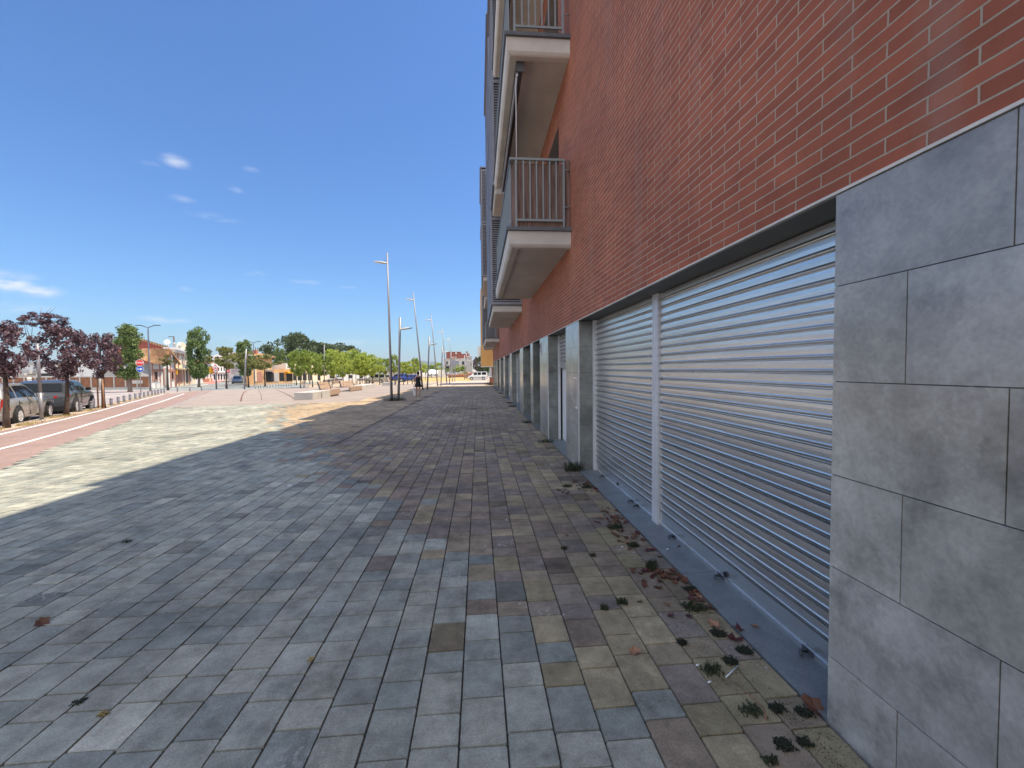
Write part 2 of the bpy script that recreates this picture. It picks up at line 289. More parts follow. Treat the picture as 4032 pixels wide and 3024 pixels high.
MT = dict(

    brick=brickmat(),
    paver=attrmat('concrete paver', 'tone', rough=.8, nscale=6, namt=.32, fineamt=.5, stains=1.7, bump=.45, spec=.3, speck=.55),
    joint=mat('paver joint sand', (.045, .042, .038), .95, var=.4, scale=12),
    stone=attrmat('slate grey stone cladding', 'tone', rough=.32, fineamt=.22, stains=2.3, nscale=2.6, namt=.40, bump=.10, spec=.7, speck=.16, coat=.55),
    sill=mat('blue grey stone sill', (.19, .205, .21), .45, var=.2, scale=5, bump=.15, bscale=90, spec=.5, fine=.15),
    galv=mat('galvanised slats', (.74, .74, .735), .27, metal=.84, var=.14, scale=2.5, stretch=(1, .35, 9), bump=.05, bscale=30, fine=.06),
    galv2=mat('galvanised post', (.68, .68, .70), .45, metal=.35, var=.08, scale=4),
    lintel=mat('dark painted lintel', (.11, .125, .12), .5, var=.2, scale=3),
    trim=mat('pale metal edge', (.62, .58, .52), .6, var=.15, scale=6),
    plaster=mat('beige render', (.58, .56, .52), .9, var=.13, scale=1.3, bump=.1, bscale=120),
    rail=mat('grey green painted steel', (.25, .285, .29), .45, metal=.2, var=.08, scale=5),
    drip=mat('slate drip edge', (.10, .115, .13), .5, var=.15, scale=5),
    louver=mat('lilac grey aluminium', (.27, .275, .31), .45, metal=.4, var=.1, scale=3),
    screen=mat('brown wooden screen', (.20, .125, .10), .75, var=.45, scale=3, stretch=(9, 9, .6)),
    dark=mat('dark interior', (.012, .013, .015), .6, var=.2),
    glass=mat('dark window glass', (.012, .016, .02), .08, var=.1, spec=.25),
    white=mat('white paint', (.74, .74, .73), .6, var=.06, scale=3),
    cream=mat('cream render', (.78, .66, .47), .85, var=.08, scale=1.2),
    ochre=mat('ochre render', (.56, .33, .115), .85, var=.08, scale=1.0),
    ochre2=mat('orange ochre wall', (.62, .36, .17), .85, var=.1, scale=1.0),
    redwall=mat('dark red render', (.36, .085, .06), .85, var=.12, scale=.7),
    pinkbrick=mat('pinkish brick trim', (.46, .22, .16), .85, var=.15, scale=3),
    shopbrick=mat('orange brick', (.42, .18, .11), .85, var=.2, scale=2),
    greywall=mat('grey render', (.42, .41, .40), .85, var=.1, scale=1),
    rooftile=None, panel=mat('rusty brown fence panel', (.27, .115, .055), .8, var=.25, scale=1.6, fine=.1),
    conc=mat('pale concrete', (.50, .48, .44), .8, var=.12, scale=2.5, fine=.08),
    concd=mat('grey concrete', (.30, .29, .28), .85, var=.15, scale=2.5, fine=.1),
    wood=mat('weathered bench wood', (.42, .29, .20), .8, var=.25, scale=5, stretch=(1, 8, 8)),
    steel=mat('brushed lamp steel', (.27, .265, .285), .45, metal=.3, var=.1, scale=4),
    steelw=mat('silver painted lamp head', (.66, .66, .64), .4, var=.05),
    dsteel=mat('dark grey steel', (.09, .095, .10), .5, metal=.3, var=.1),
    black=mat('black plastic', (.015, .015, .016), .5, var=.1),
    rubber=mat('tyre rubber', (.02, .02, .021), .8, var=.1),
    alloy=mat('alloy rim', (.66, .66, .67), .35, metal=.3, var=.1),
    redlamp=mat('red tail lamp', (.42, .012, .014), .15, var=.1, spec=.7),
    bark=mat('dark bark', (.085, .058, .045), .95, var=.35, scale=6, bump=.4, stretch=(4, 4, 1)),
    bark2=mat('pale bark', (.20, .16, .125), .95, var=.3, scale=6, bump=.3, stretch=(4, 4, 1)),
    stake=mat('wooden stake', (.40, .21, .12), .9, var=.2, scale=8),
    skin=mat('skin', (.42, .24, .17), .6, var=.05), cloth=mat('black cloth', (.012, .012, .014), .9, var=.2, scale=20),
    hair=mat('dark hair', (.014, .010, .009), .6, var=.3, scale=30), bag=mat('white carrier bag', (.72, .74, .76), .5, var=.06, scale=10),
    lawn=mat('dry lawn', (.46, .34, .13), .95, var=.3, scale=.8, fine=.3),
    concpl=mat('pinkish plaza concrete', (.325, .268, .232), .9, var=.12, scale=.5, fine=.08, stretch=(1, 1, 1), bump=.1),
    jointc=mat('dark reddish joint', (.17, .09, .07), .95, var=.3, scale=6),
    lane=mat('red bike lane asphalt', (.30, .205, .175), .92, var=.13, scale=1.2, fine=.14, bump=.2),
    paintw=mat('white road paint', (.80, .79, .74), .7, var=.1, scale=8, fine=.05),
    road=mat('sun bleached asphalt', (.335, .285, .27), .92, var=.1, scale=.6, fine=.1),
    roadg=mat('grey asphalt', (.255, .27, .265), .92, var=.12, scale=.5, fine=.1),
    pink=mat('pink side street surface', (.52, .19, .16), .9, var=.15, scale=.8),
    earth=mat('sandy ground', (.46, .36, .26), .95, var=.18, scale=.7, fine=.12),
    base=mat('pale dusty ground', (.40, .345, .29), .95, var=.15, scale=.15, fine=.1),
    kerb=mat('kerb stone', (.42, .38, .34), .9, var=.15, scale=2),
    blue=mat('blue sign face', (.01, .10, .52), .4, var=.05), red=mat('red sign face', (.62, .015, .02), .4, var=.05),
    signw=mat('white sign face', (.82, .82, .82), .4, var=.03), yellow=mat('yellow signal housing', (.80, .42, .02), .5, var=.05),
    leaf_dry=mat('dry leaf', (.09, .038, .024), .75, var=.5, scale=25, col2=(.19, .08, .042)),
    leaf_red=mat('red leaf', (.085, .016, .013), .6, var=.4, scale=25), leaf_tan=mat('tan leaf', (.30, .155, .09), .7, var=.3, scale=25),
    weed=leafmat('weed green', (.022, .033, .012), (.055, .062, .028), .1), weedd=leafmat('dark moss weed', (.010, .015, .008), (.028, .033, .016), .05),
    drygrass=leafmat('dry grass', (.34, .26, .09), (.5, .4, .17), .2),
    L_purple=leafmat('purple plum leaves', (.035, .014, .022), (.26, .17, .20), .2),
    L_dark=leafmat('green poplar leaves', (.05, .09, .02), (.25, .34, .11), .3),
    L_lime=leafmat('lime plane leaves', (.22, .31, .05), (.58, .64, .13), .5),
    L_green=leafmat('green plane leaves', (.13, .21, .04), (.40, .47, .10), .45),
    L_olive=leafmat('olive acacia leaves', (.12, .14, .035), (.30, .30, .10), .3),
    L_far=leafmat('dark distant leaves', (.035, .055, .022), (.11, .145, .055), .2),
    hill=mat('forested hill', (.06, .09, .06), .95, var=.25, scale=.004),
)
def tilemat():
    m = mat('terracotta roof tiles', (.52, .24, .11), .85, var=.35, scale=2.2, col2=(.72, .44, .24)); t = m.node_tree
    N = t.nodes.new; L = t.links.new; tcn = N('ShaderNodeTexCoord'); w = N('ShaderNodeTexWave'); w.wave_type = 'BANDS'; w.bands_direction = 'X'
    w.inputs['Scale'].default_value = .9; w.inputs['Distortion'].default_value = .6; L(tcn.outputs['Object'], w.inputs['Vector'])
    w.inputs['Scale'].default_value = .45
    b_ = t.nodes['Principled BSDF']; src = b_.inputs['Base Color'].links[0].from_socket; mr = N('ShaderNodeMapRange'); mr.inputs['To Min'].default_value = .45; mr.inputs['To Max'].default_value = 1.15; L(w.outputs['Fac'], mr.inputs['Value']); vm = N('ShaderNodeVectorMath'); vm.operation = 'SCALE'; L(src, vm.inputs[0]); L(mr.outputs[0], vm.inputs['Scale']); L(vm.outputs[0], b_.inputs['Base Color'])
    bp = N('ShaderNodeBump'); bp.inputs['Strength'].default_value = 1; bp.inputs['Distance'].default_value = .08; L(w.outputs['Fac'], bp.inputs['Height'])
    L(bp.outputs[0], t.nodes['Principled BSDF'].inputs['Normal']); return m
MT['rooftile'] = tilemat()
def paint(name, col, rough=.3): return mat(name, col, rough, metal=.25, var=.03, scale=1, coat=.8, spec=.6)

# ------------------------------------------------------------------ ground sheets that follow the terrain
CREASE = [((-6, 0, 0), (1, 0, 0)), ((-21, 0, 0), (1, 0, 0)), ((0, 25, 0), (0, 1, 0)), ((0, 100, 0), (0, 1, 0))]
def sheet(name, polys, m, off, kind='structure', thick=0):
    bm = bmesh.new()
    for poly in polys:
        co = [Vector((p[0], p[1], 0)) for p in poly]; vs = [bm.verts.new(c) for c in co]
        for tri in tessellate_polygon([co]):
            if abs((co[tri[1]]-co[tri[0]]).cross(co[tri[2]]-co[tri[0]]).z) > 1e-7: bm.faces.new([vs[i] for i in tri])
    for co, no in CREASE:
        bmesh.ops.bisect_plane(bm, geom=bm.verts[:]+bm.edges[:]+bm.faces[:], plane_co=co, plane_no=no, dist=1e-5)
    for v in bm.verts: v.co.z = T(v.co.x, v.co.y) + off
    bmesh.ops.recalc_face_normals(bm, faces=bm.faces[:])
    for f in bm.faces:
        if f.normal.z < 0: f.normal_flip()
    if thick:
        bot = [tuple(v.co) for v in bm.verts]
        r_ = bmesh.ops.extrude_face_region(bm, geom=bm.faces[:])
        for e in r_['geom']:
            if isinstance(e, bmesh.types.BMVert): e.co.z += thick
        bmesh.ops.recalc_face_normals(bm, faces=bm.faces[:])
    me = bpy.data.meshes.new(name); bm.to_mesh(me); bm.free(); me.materials.append(m)
    o = bpy.data.objects.new(name, me); COL.objects.link(o)
    if kind: o['kind'] = kind
    return o
def strip(pts, w):
    """ribbon polygons along a polyline"""
    P = [Vector((p[0], p[1])) for p in pts]; out_ = []; L_ = []; R_ = []
    for i, p in enumerate(P):
        d = (P[min(i+1, len(P)-1)]-P[max(i-1, 0)]).normalized(); n = Vector((-d.y, d.x))
        L_.append(p+n*w/2); R_.append(p-n*w/2)
    for i in range(len(P)-1): out_.append([L_[i], R_[i], R_[i+1], L_[i+1]])
    return out_
def gp(cc, *pts): return [PG(*cc(*q)) for q in pts]

sheet('ground', [[(-3000, -400), (3000, -400), (3000, 6000), (-3000, 6000)]], MT['base'], -.03)
EDGE = [(-1.2, -6.0), (-4.1, 0.0), (-8.21, 7.79), (-9.8, 10.65), (-12.46, 15.88), (-16.03, 22.71)]    # paving / bike lane boundary
pav_poly = [(1.53, -4), (1.53, 47), (-5.9, 47), (-6.14, 26.8), (-6.39, 22.2), (-12.8, 22.45), (-16.0, 22.6)] + EDGE[::-1][1:]
sheet('paving_bed', [pav_poly], MT['joint'], -.004)
plz = [(-16.03, 22.72), (-12.8, 22.47), (-6.41, 22.22), (-6.16, 26.8), (-5.92, 47.0), (-5.9, 62), (-16, 62), (-24, 58), (-31.5, 52.5)]
sheet('plaza_concrete', [plz], MT['concpl'], -.004)
sheet('far_walkway', [[(-5.9, 47.0), (1.6, 47.0), (1.6, 78), (-5.9, 78)]], mat('pale walkway slabs', (.52, .42, .33), .9, var=.1, scale=1, fine=.1), -.008)  # even pale beige beyond the block paving
# joints in the plaza slab
sheet('plaza_joint', strip(gp(c3, (180, 1108), (190, 1040), (215, 985), (260, 948), (330, 930)), .10), MT['jointc'], .002)
sheet('plaza_joint', strip(gp(c3, (690, 935), (760, 965), (880, 1020), (985, 1090)), .10), MT['jointc'], .002)
sheet('plaza_joint', strip(gp(c3, (880, 1020), (1120, 992), (1300, 985)), .07), MT['jointc'], .002)
sheet('plaza_joint', strip(gp(c3, (-560, 1208), (0, 1160), (1000, 1136), (1840, 1108)), .30), mat('worn concrete kerb strip', (.38, .32, .28), .9), .003)
sheet('plaza_joint', strip(gp(c3, (430, 935), (470, 1000), (480, 1090)), .04), MT['jointc'], .002)
sheet('plaza_joint', strip(gp(c2, (1000, 1385), (1560, 1120)), .14), MT['concd'], .003)
# bike lane
OUTL = gp(cA, (-500, 1668), (0, 1550), (500, 1432), (1060, 1300)) + gp(c2, (450, 1300), (900, 1190), (1150, 1166), (1390, 1152))
INL = gp(cA, (-250, 1770), (200, 1659), (800, 1490)) + gp(c2, (300, 1475), (750, 1330), (1200, 1180), (1400, 1152))
kb = [(p[0]-.75, p[1]-.45) for p in OUTL]                      # kerb line
lane_poly = [(-1.2, -6.0)] + EDGE[1:] + [(-31.5, 52.5), (-32.5, 50.5)] + [(p[0]-.1, p[1]) for p in kb[::-1]] + [(-9.5, -2)]
sheet('bike_lane', [lane_poly], MT['lane'], -.006)
sheet('lane_marking', strip(OUTL[:-1], .13), MT['paintw'], .001)
sheet('lane_marking', strip(INL[:-1], .13), MT['paintw'], .001)
# verge with trees, kerb, road
vg_in = [(p[0]-.30, p[1]-.15) for p in OUTL]
vg = vg_in + kb[::-1]
sheet('planted_verge', [vg_in[i:i+2]+kb[i:i+2][::-1] for i in range(len(kb)-1)], MT['earth'], .002)
sheet('kerb', strip([(p[0]-.06, p[1]-.03) for p in kb], .14), MT['kerb'], -.02, thick=.035)
roadp = [(-9.6, -2)] + [(p[0]-.14, p[1]) for p in kb] + [(-36, 54), (-52, 62.3), (-110, 62.3), (-110, -2)]
sheet('road', [roadp], MT['road'], -.012)
sheet('cross_street', [[(-36, 52), (-31, 52.5), (-24, 58), (-16, 62.1), (-16, 72), (-50, 120), (-74, 130), (-52, 62.3)]], MT['roadg'], -.016)
sheet('pink_side_street', [gp(c2, (1480, 1035), (1600, 990), (1800, 965), (1800, 990), (1590, 1040))], MT['pink'], -.002)
for q in ([(870, 1086), (1390, 1078)], [(900, 1112), (1400, 1104)], [(930, 1148), (1400, 1128)], [(990, 1155), (1300, 1146)]):
    sheet('road_marking', strip(gp(cA, *q), .35), MT['paintw'], -.004)
for q in ([(1020, 1105), (1350, 1075), (1600, 1025), (1760, 1000)], [(0, 1140), (300, 1130), (640, 1120)], [(40, 1215), (480, 1190)], [(1490, 1075), (1660, 1063), (2050, 1050)]):
    sheet('road_marking', strip(gp(c2, *q), .3), MT['paintw'], -.004)
park = [(-31.5, 52.5), (-24, 58), (-16, 62), (-5.9, 62), (-5.9, 78), (-6, 170), (-60, 170)]
sheet('park_ground', [[(-23, 58.3), (-16, 62.05), (-5.95, 62.05), (-5.95, 130), (-46, 130), (-30, 75)]], MT['earth'], -.010)
sheet('dry_lawn', [[tuple(p) for p in gp(c5, (-300, 745), (1690, 738), (1700, 830), (640, 848), (-300, 850))]], MT['lawn'], -.001)
sheet('far_road', [[(-60, 132), (14, 132), (14, 150), (-60, 150)]], MT['roadg'], -.008)
sheet('side_road', [[(-5.8, 78.2), (14, 78.2), (14, 84), (-5.8, 84)]], MT['road'], -.006)

# ------------------------------------------------------------------ pavers (real blocks, one continuous paving)
def inside(x, y, poly):
    c = False; n = len(poly); j = n-1
    for i in range(n):
        xi, yi = poly[i][:2]; xj, yj = poly[j][:2]
        if (yi > y) != (yj > y) and x < (xj-xi)*(y-yi)/(yj-yi)+xi: c = not c
        j = i
    return c
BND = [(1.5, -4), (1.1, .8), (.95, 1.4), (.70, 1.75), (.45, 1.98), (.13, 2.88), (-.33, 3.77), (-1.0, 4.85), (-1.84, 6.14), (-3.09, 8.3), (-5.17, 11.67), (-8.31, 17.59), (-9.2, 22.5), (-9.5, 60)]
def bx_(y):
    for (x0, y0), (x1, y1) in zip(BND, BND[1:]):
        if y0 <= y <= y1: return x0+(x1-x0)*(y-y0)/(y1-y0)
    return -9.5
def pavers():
    V = []; Fc = []; tones = []
    PW = .2066; g = .0019; e = .0032; hz = .006
    greys = [(.35, .355, .295), (.375, .375, .31), (.32, .33, .28), (.405, .40, .325), (.285, .30, .26), (.355, .36, .30), (.385, .38, .31)]
    browns = [(.265, .22, .17), (.295, .235, .165), (.235, .195, .16), (.32, .26, .175), (.28, .22, .16), (.25, .205, .165)]
    tans = [(.345, .285, .18), (.325, .27, .165), (.365, .30, .19)]
    for k in range(-82, 7):
        xa = .104 + PW*k; xb = xa + PW
        if xa > 1.52: break
        xb = min(xb, 1.528)
        y = -3.5 + random.random()*.43; last = random.choice([.171, .262])
        while y < 47:
            last = .262 if last < .2 else .171
            if random.random() < .12: last = random.choice([.171, .262])
            L_ = last
            cx, cy = (xa+xb)/2, y+L_/2
            if inside(cx, cy, pav_poly):
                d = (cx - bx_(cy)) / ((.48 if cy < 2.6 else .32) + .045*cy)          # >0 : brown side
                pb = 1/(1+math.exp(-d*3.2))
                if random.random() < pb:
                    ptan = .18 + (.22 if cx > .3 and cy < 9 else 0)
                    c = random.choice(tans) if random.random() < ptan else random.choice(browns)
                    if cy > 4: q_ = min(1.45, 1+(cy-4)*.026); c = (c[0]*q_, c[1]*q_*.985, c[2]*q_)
                    if cy > 11 and cx < -3.2: c = tuple(a*.45+b*.55 for a, b in zip(c, (.50, .355, .20)))  # warm sun tint put into the colour of the brown blocks out here
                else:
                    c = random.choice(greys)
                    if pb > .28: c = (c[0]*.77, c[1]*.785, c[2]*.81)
                f = random.uniform(.86, 1.02); c = (c[0]*f, c[1]*f, c[2]*f)
                if random.random() < .025: c = tuple(q*.62 for q in c)
                if random.random() < .05: c = tuple(min(.5, q*1.22) for q in c)
                jx = random.uniform(-.0008, .0008); dz = random.uniform(-.0012, .0012); tl = random.uniform(-.0012, .0012); t2 = random.uniform(-.0012, .0012)
                x0, x1, y0, y1 = xa+g+jx, xb-g+jx, y+g, y+L_-g; b0 = len(V); zt = T(cx, cy)
                cc = .006
                # bottom ring then octagonal top ring with nipped corners
                ring = [(x0+cc, y0), (x1-cc, y0), (x1, y0+cc), (x1, y1-cc), (x1-cc, y1), (x0+cc, y1), (x0, y1-cc), (x0, y0+cc)]
                for (px, py) in ring: V.append((px, py, T(px, py)-.004))
                for (px, py) in ring:
                    qx = px + (e if px < cx else -e); qy = py + (e if py < cy else -e)
                    V.append((qx, qy, T(qx, qy)+hz+dz+tl*(1 if px > cx else -1)+t2*(1 if py > cy else -1)))
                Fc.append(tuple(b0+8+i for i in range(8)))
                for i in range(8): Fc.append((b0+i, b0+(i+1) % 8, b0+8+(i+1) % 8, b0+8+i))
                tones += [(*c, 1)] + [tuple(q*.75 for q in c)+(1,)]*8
            y += L_
    me = bpy.data.meshes.new('paving'); me.from_pydata(V, [], Fc)
    a = me.color_attributes.new('tone', 'FLOAT_COLOR', 'CORNER')
    cnt = np.array([len(f) for f in Fc]); arr = np.repeat(np.array(tones, dtype=np.float32), cnt, axis=0)
    a.data.foreach_set('color', arr.ravel()); me.materials.append(MT['paver'])
    o = bpy.data.objects.new('paving', me); COL.objects.link(o); o['kind'] = 'structure'
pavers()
# dirty seam running along the walkway
sheet('paving_seam', strip([(-3.1, 9), (-3.11, 17.6), (-3.02, 30), (-2.94, 43.85), (-2.93, 60)], .035), MT['joint'], .012)

# ------------------------------------------------------------------ the apartment building on the right
D = 1.545; ZL = 2.34; YE = 45.0; ZT = 14.55
bld = empty('apartment_building', (1.545, 0, 0))
tag(bld, 'long red brick apartment building with grey stone ground floor, roller shutters and projecting balconies', 'building')
def BP(mb, name, m, bevel=0, parent=bld):
    o = mb.build(name, m, parent, bevel=bevel)
    if parent is bld: o.location = (-1.545, 0, 0)
    return o
w_ = MB(); w_.box((D, -5, ZL+.004), (D+.30, YE, ZT)); w_.box((D+.301, -5, ZL+.3), (13, YE, ZT-.3)); w_.box((2.62, -5, -.5), (13, YE, ZL+.28)); w_.box((D+.0, YE-.25, -1.2), (2.60, YE-.002, ZL)); BP(w_, 'brick_wall', MT['brick'])
r_ = MB(); r_.box((D-.06, -5, ZT+.002), (13, YE+.05, ZT+.12)); BP(r_, 'roof_edge', MT['drip'])
l_ = MB(); l_.box((D+.012, -5, ZL-.10), (D+.035, YE, ZL)); l_.box((D+.035, -5, ZL-.035), (1.86, YE, ZL-.002))
LT = MB(); LT.box((D+.02, -5, ZL-.004), (1.9, YE-.26, ZL+.003)); BP(LT, 'lintel', MT['lintel'])
tr_ = MB(); tr_.box((D-.008, -5, ZL-.006), (D+.018, YE, ZL+.006)); BP(tr_, 'lintel_edge', MT['trim'])

def tiles(name, y0, y1, vj, x0=D, x1=1.83, xin=None):
    """stone clad pillar: separate slabs with open joints; vj = joints along Y for alternate courses"""
    V = []; Fc = []; tn = []
    zj = [-.6, -.11, .305, .714, 1.122, 1.53, 1.94, ZL-.008]
    def slab(a, b, tone):
        b0 = len(V); (ax, ay, az), (bx, by, bz) = a, b; e = .002
        V.extend([(ax,ay,az),(bx,ay,az),(bx,by,az),(ax,by,az),(ax,ay,bz),(bx,ay,bz),(bx,by,bz),(ax,by,bz)])
        for f in [(0,3,2,1),(4,5,6,7),(0,1,5,4),(1,2,6,5),(2,3,7,6),(3,0,4,7)]: Fc.append(tuple(b0+i for i in f)); tn.append((*tone, 1))
    for i in range(len(zj)-1):
        js = [y0] + sorted(j for j in vj[i % 2] if y0+.05 < j < y1-.05) + [y1]
        for a, b in zip(js, js[1:]):
            f = random.uniform(.86, 1.12); base = (.35*f, .328*f, .285*f*random.uniform(.97, 1.05))
            # the two end slabs wrap the reveal
            slab((x0, a+(.0022 if a > y0 else 0), zj[i]+.0022), (x0+.024, b-(.0022 if b < y1 else 0), zj[i+1]-.0022), base)
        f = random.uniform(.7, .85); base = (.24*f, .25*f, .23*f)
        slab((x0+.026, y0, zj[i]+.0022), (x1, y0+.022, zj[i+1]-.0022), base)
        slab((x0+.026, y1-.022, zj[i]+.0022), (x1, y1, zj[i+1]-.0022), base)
    b0 = len(V)
    slab((x0+.006, y0+.006, -.6), (x1+.02, y1-.006, ZL-.01), (.02, .02, .02))
    me = bpy.data.meshes.new(name); me.from_pydata(V, [], Fc)
    a = me.color_attributes.new('tone', 'FLOAT_COLOR', 'CORNER')
    a.data.foreach_set('color', np.repeat(np.array(tn, dtype=np.float32), 4, axis=0).ravel()); me.materials.append(MT['stone'])
    o = bpy.data.objects.new(name, me); COL.objects.link(o); o.parent = bld; o.location = (-1.545, 0, 0)
    return o
pil = [(-5, 1.71), (6.39, 7.32), (9.27, 10.48), (11.87, 12.4), (14.55, 15.54), (19.5, 20.7), (24.6, 25.9), (29.7, 31.0), (34.7, 36.2), (38.2, 39.0), (41.0, 41.8), (44.0, 44.9)]
for i, (a, b) in enumerate(pil):
    if i == 0: vj = ([1.10-.6*k for k in range(8)], [1.40-.6*k for k in range(8)])
    elif i == 1: vj = ([6.69], [])
    else: vj = ([], [])
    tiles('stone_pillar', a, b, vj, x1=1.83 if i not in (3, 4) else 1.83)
# thin metal corner strips
for i, (a, b) in enumerate(pil[1:3]):
    c = MB(); c.box((D-.002, a-.004, .0), (D+.012, a+.008, ZL-.01)); BP(c, 'corner_strip', MT['galv2'])

def shutter(y0, y1, zb, X=1.80, zt=ZL+.1, handles=(), name='roller_shutter', locks=()):
    """corrugated curtain: flat slat then a double rib"""
    prof = []; z = zb; p = .0775
    prof += [(X+.002, zb), (X-.010, zb), (X-.010, zb+.03), (X, zb+.034), (X, zb+.10)]
    z = zb+.10
    while z < zt:
        prof += [(X, z), (X-.0012, z+.024), (X-.001, z+.046), (X+.017, z+.0495), (X+.018, z+.055), (X-.004, z+.058), (X-.0055, z+.0625), (X+.011, z+.0655), (X+.011, z+.069), (X-.005, z+.072), (X-.003, z+.0772)]
        z += p
    n = len(prof); m = 9; V = []; Fc = []
    for j in range(m):
        y = y0+(y1-y0)*j/(m-1)
        for (x, zz) in prof: V.append((x+.0012*math.sin(y*5+zz*3), y, zz+.0012*math.sin(y*2.1+zz)))
    for j in range(m-1):
        for i in range(n-1): Fc.append((j*n+i, (j+1)*n+i, (j+1)*n+i+1, j*n+i+1))
    mb = MB(); mb.add(V, Fc); o = BP(mb, name, MT['galv'])
    for (hy, hz_) in handles:
        h = MB(); h.tube([(X-.004, hy, hz_), (X-.055, hy+.004, hz_+.004), (X-.075, hy-.03, hz_+.002)], .009, 8)
        h.box((X-.014, hy-.04, hz_-.014), (X-.009, hy+.04, hz_+.014)); hb = h.build('latch', MT['dsteel'], o)
    for (hy, hz_) in locks:
        h = MB(); h.tube([(X-.002, hy, hz_), (X-.012, hy, hz_)], .021, 14); hb = h.build('lock', MT['black'], o)
    return o
def hp(cc, *q): return [tuple(PX(*cc(*p), 1.79))[1:] for p in q]
def post(y0, y1, x0=1.775, x1=1.82, z1_=ZL): c = MB(); c.box((x0, y0, .0), (x1, y1, z1_-.006)); c.box((x0-.006, y0+.035, .03), (x0-.0005, y0+.05, z1_-.2)); c.box((x0-.006, y1-.03, .03), (x0-.0005, y1-.018, z1_-.05)); BP(c, 'shutter_guide', MT['galv2'])
h1 = hp(z5, (985, 948), (222, 306)); h2 = hp(z1, (985, 123))
shutter(1.62, 4.03, .012, handles=[(h1[0][0], .03), (h1[1][0], .03), (hp(z5, (490, 522))[0][0], .035)], locks=[(hp(z5, (513, 512))[0][0], .07)])
shutter(4.17, 6.40, .012, handles=[(h2[0][0], .03), (5.9, .03), (4.75, .03)], locks=[(5.3, .08)])
post(4.035, 4.165); post(6.33, 6.388, x0=1.77)
shutter(7.40, 9.2, 1.60); post(7.325, 7.38, x0=1.775); post(9.21, 9.265)
dr = MB(); dr.box((1.86, 8.25, .02), (1.90, 9.2, 1.9)); o = BP(dr, 'inner_door', MT['white']); dl = MB(); dl.box((1.852, 8.33, .98), (1.8595, 8.41, 1.10)); dl.tube([(1.853, 8.37, 1.05), (1.83, 8.37, 1.05)], .014, 8); dl.build('door_lock', MT['alloy'], o)
for (a, b) in ((15.6, 19.45), (20.75, 24.55), (25.95, 29.65), (31.05, 34.65)):
    shutter(a, b, .02, X=1.8); post(a-.055, a-.002, z1_=ZL); post(b+.002, b+.048)
# dark recesses behind the open bays and the stone inner reveals
dk = MB(); dk.box((2.3, 7.33, -.3), (2.6, 44, ZL-.02)); BP(dk, 'shop_interior', MT['dark'])
for (a, b) in ((10.5, 11.85), (12.42, 14.53), (36.22, 38.18), (39.02, 40.98), (41.82, 43.98)): gd = MB(); gd.box((1.95, a, .05), (1.97, b, ZL-.03)); BP(gd, 'glass_door', MT['glass'])
for (a, b) in ((1.705, 3.05), (3.053, 4.75), (4.753, 6.392), (7.322, 9.268), (10.482, 11.868), (12.402, 14.548), (15.542, 19.498), (20.702, 24.598), (25.902, 29.698), (31.002, 34.698), (36.202, 38.198), (39.0, 41), (41.8, 44)):
    si = MB(); si.box((1.538, a, -.4), (2.3, b-.002, .012)); BP(si, 'door_sill', MT['sill'])
# number plate with the figure 9 on the third pillar
nb = empty('house_number', (D-.012, 10.28, 2.10)); nb.parent = bld; nb.location = (D-.012-1.545, 10.28, 2.10)
pl = MB(); pl.box((-.003, -.10, -.16), (.009, .10, .16)); pl.build('number_plate', MT['galv2'], nb)
fc = bpy.data.curves.new('figure', 'FONT'); fc.body = '9'; fc.size = .30; fc.align_x = 'CENTER'; fc.align_y = 'CENTER'; fc.extrude = .002
fo = bpy.data.objects.new('figure', fc); COL.objects.link(fo); fo.parent = nb; fo.location = (-.006, 0, 0); fo.rotation_euler = (R(90), 0, R(-90)); fc.materials.append(MT['black']); to_mesh(fo)
# leftovers of a poster taped to the second pillar
tp = MB(); tp.box((D-.0015, 6.50, 1.435), (D-.0005, 6.72, 1.452)); tp.box((D-.0015, 6.45, .96), (D-.0005, 6.60, .985)); tp.box((D-.0015, 6.455, .985), (D-.0005, 6.465, 1.43)); BP(tp, 'tape_remains', MT['white'])

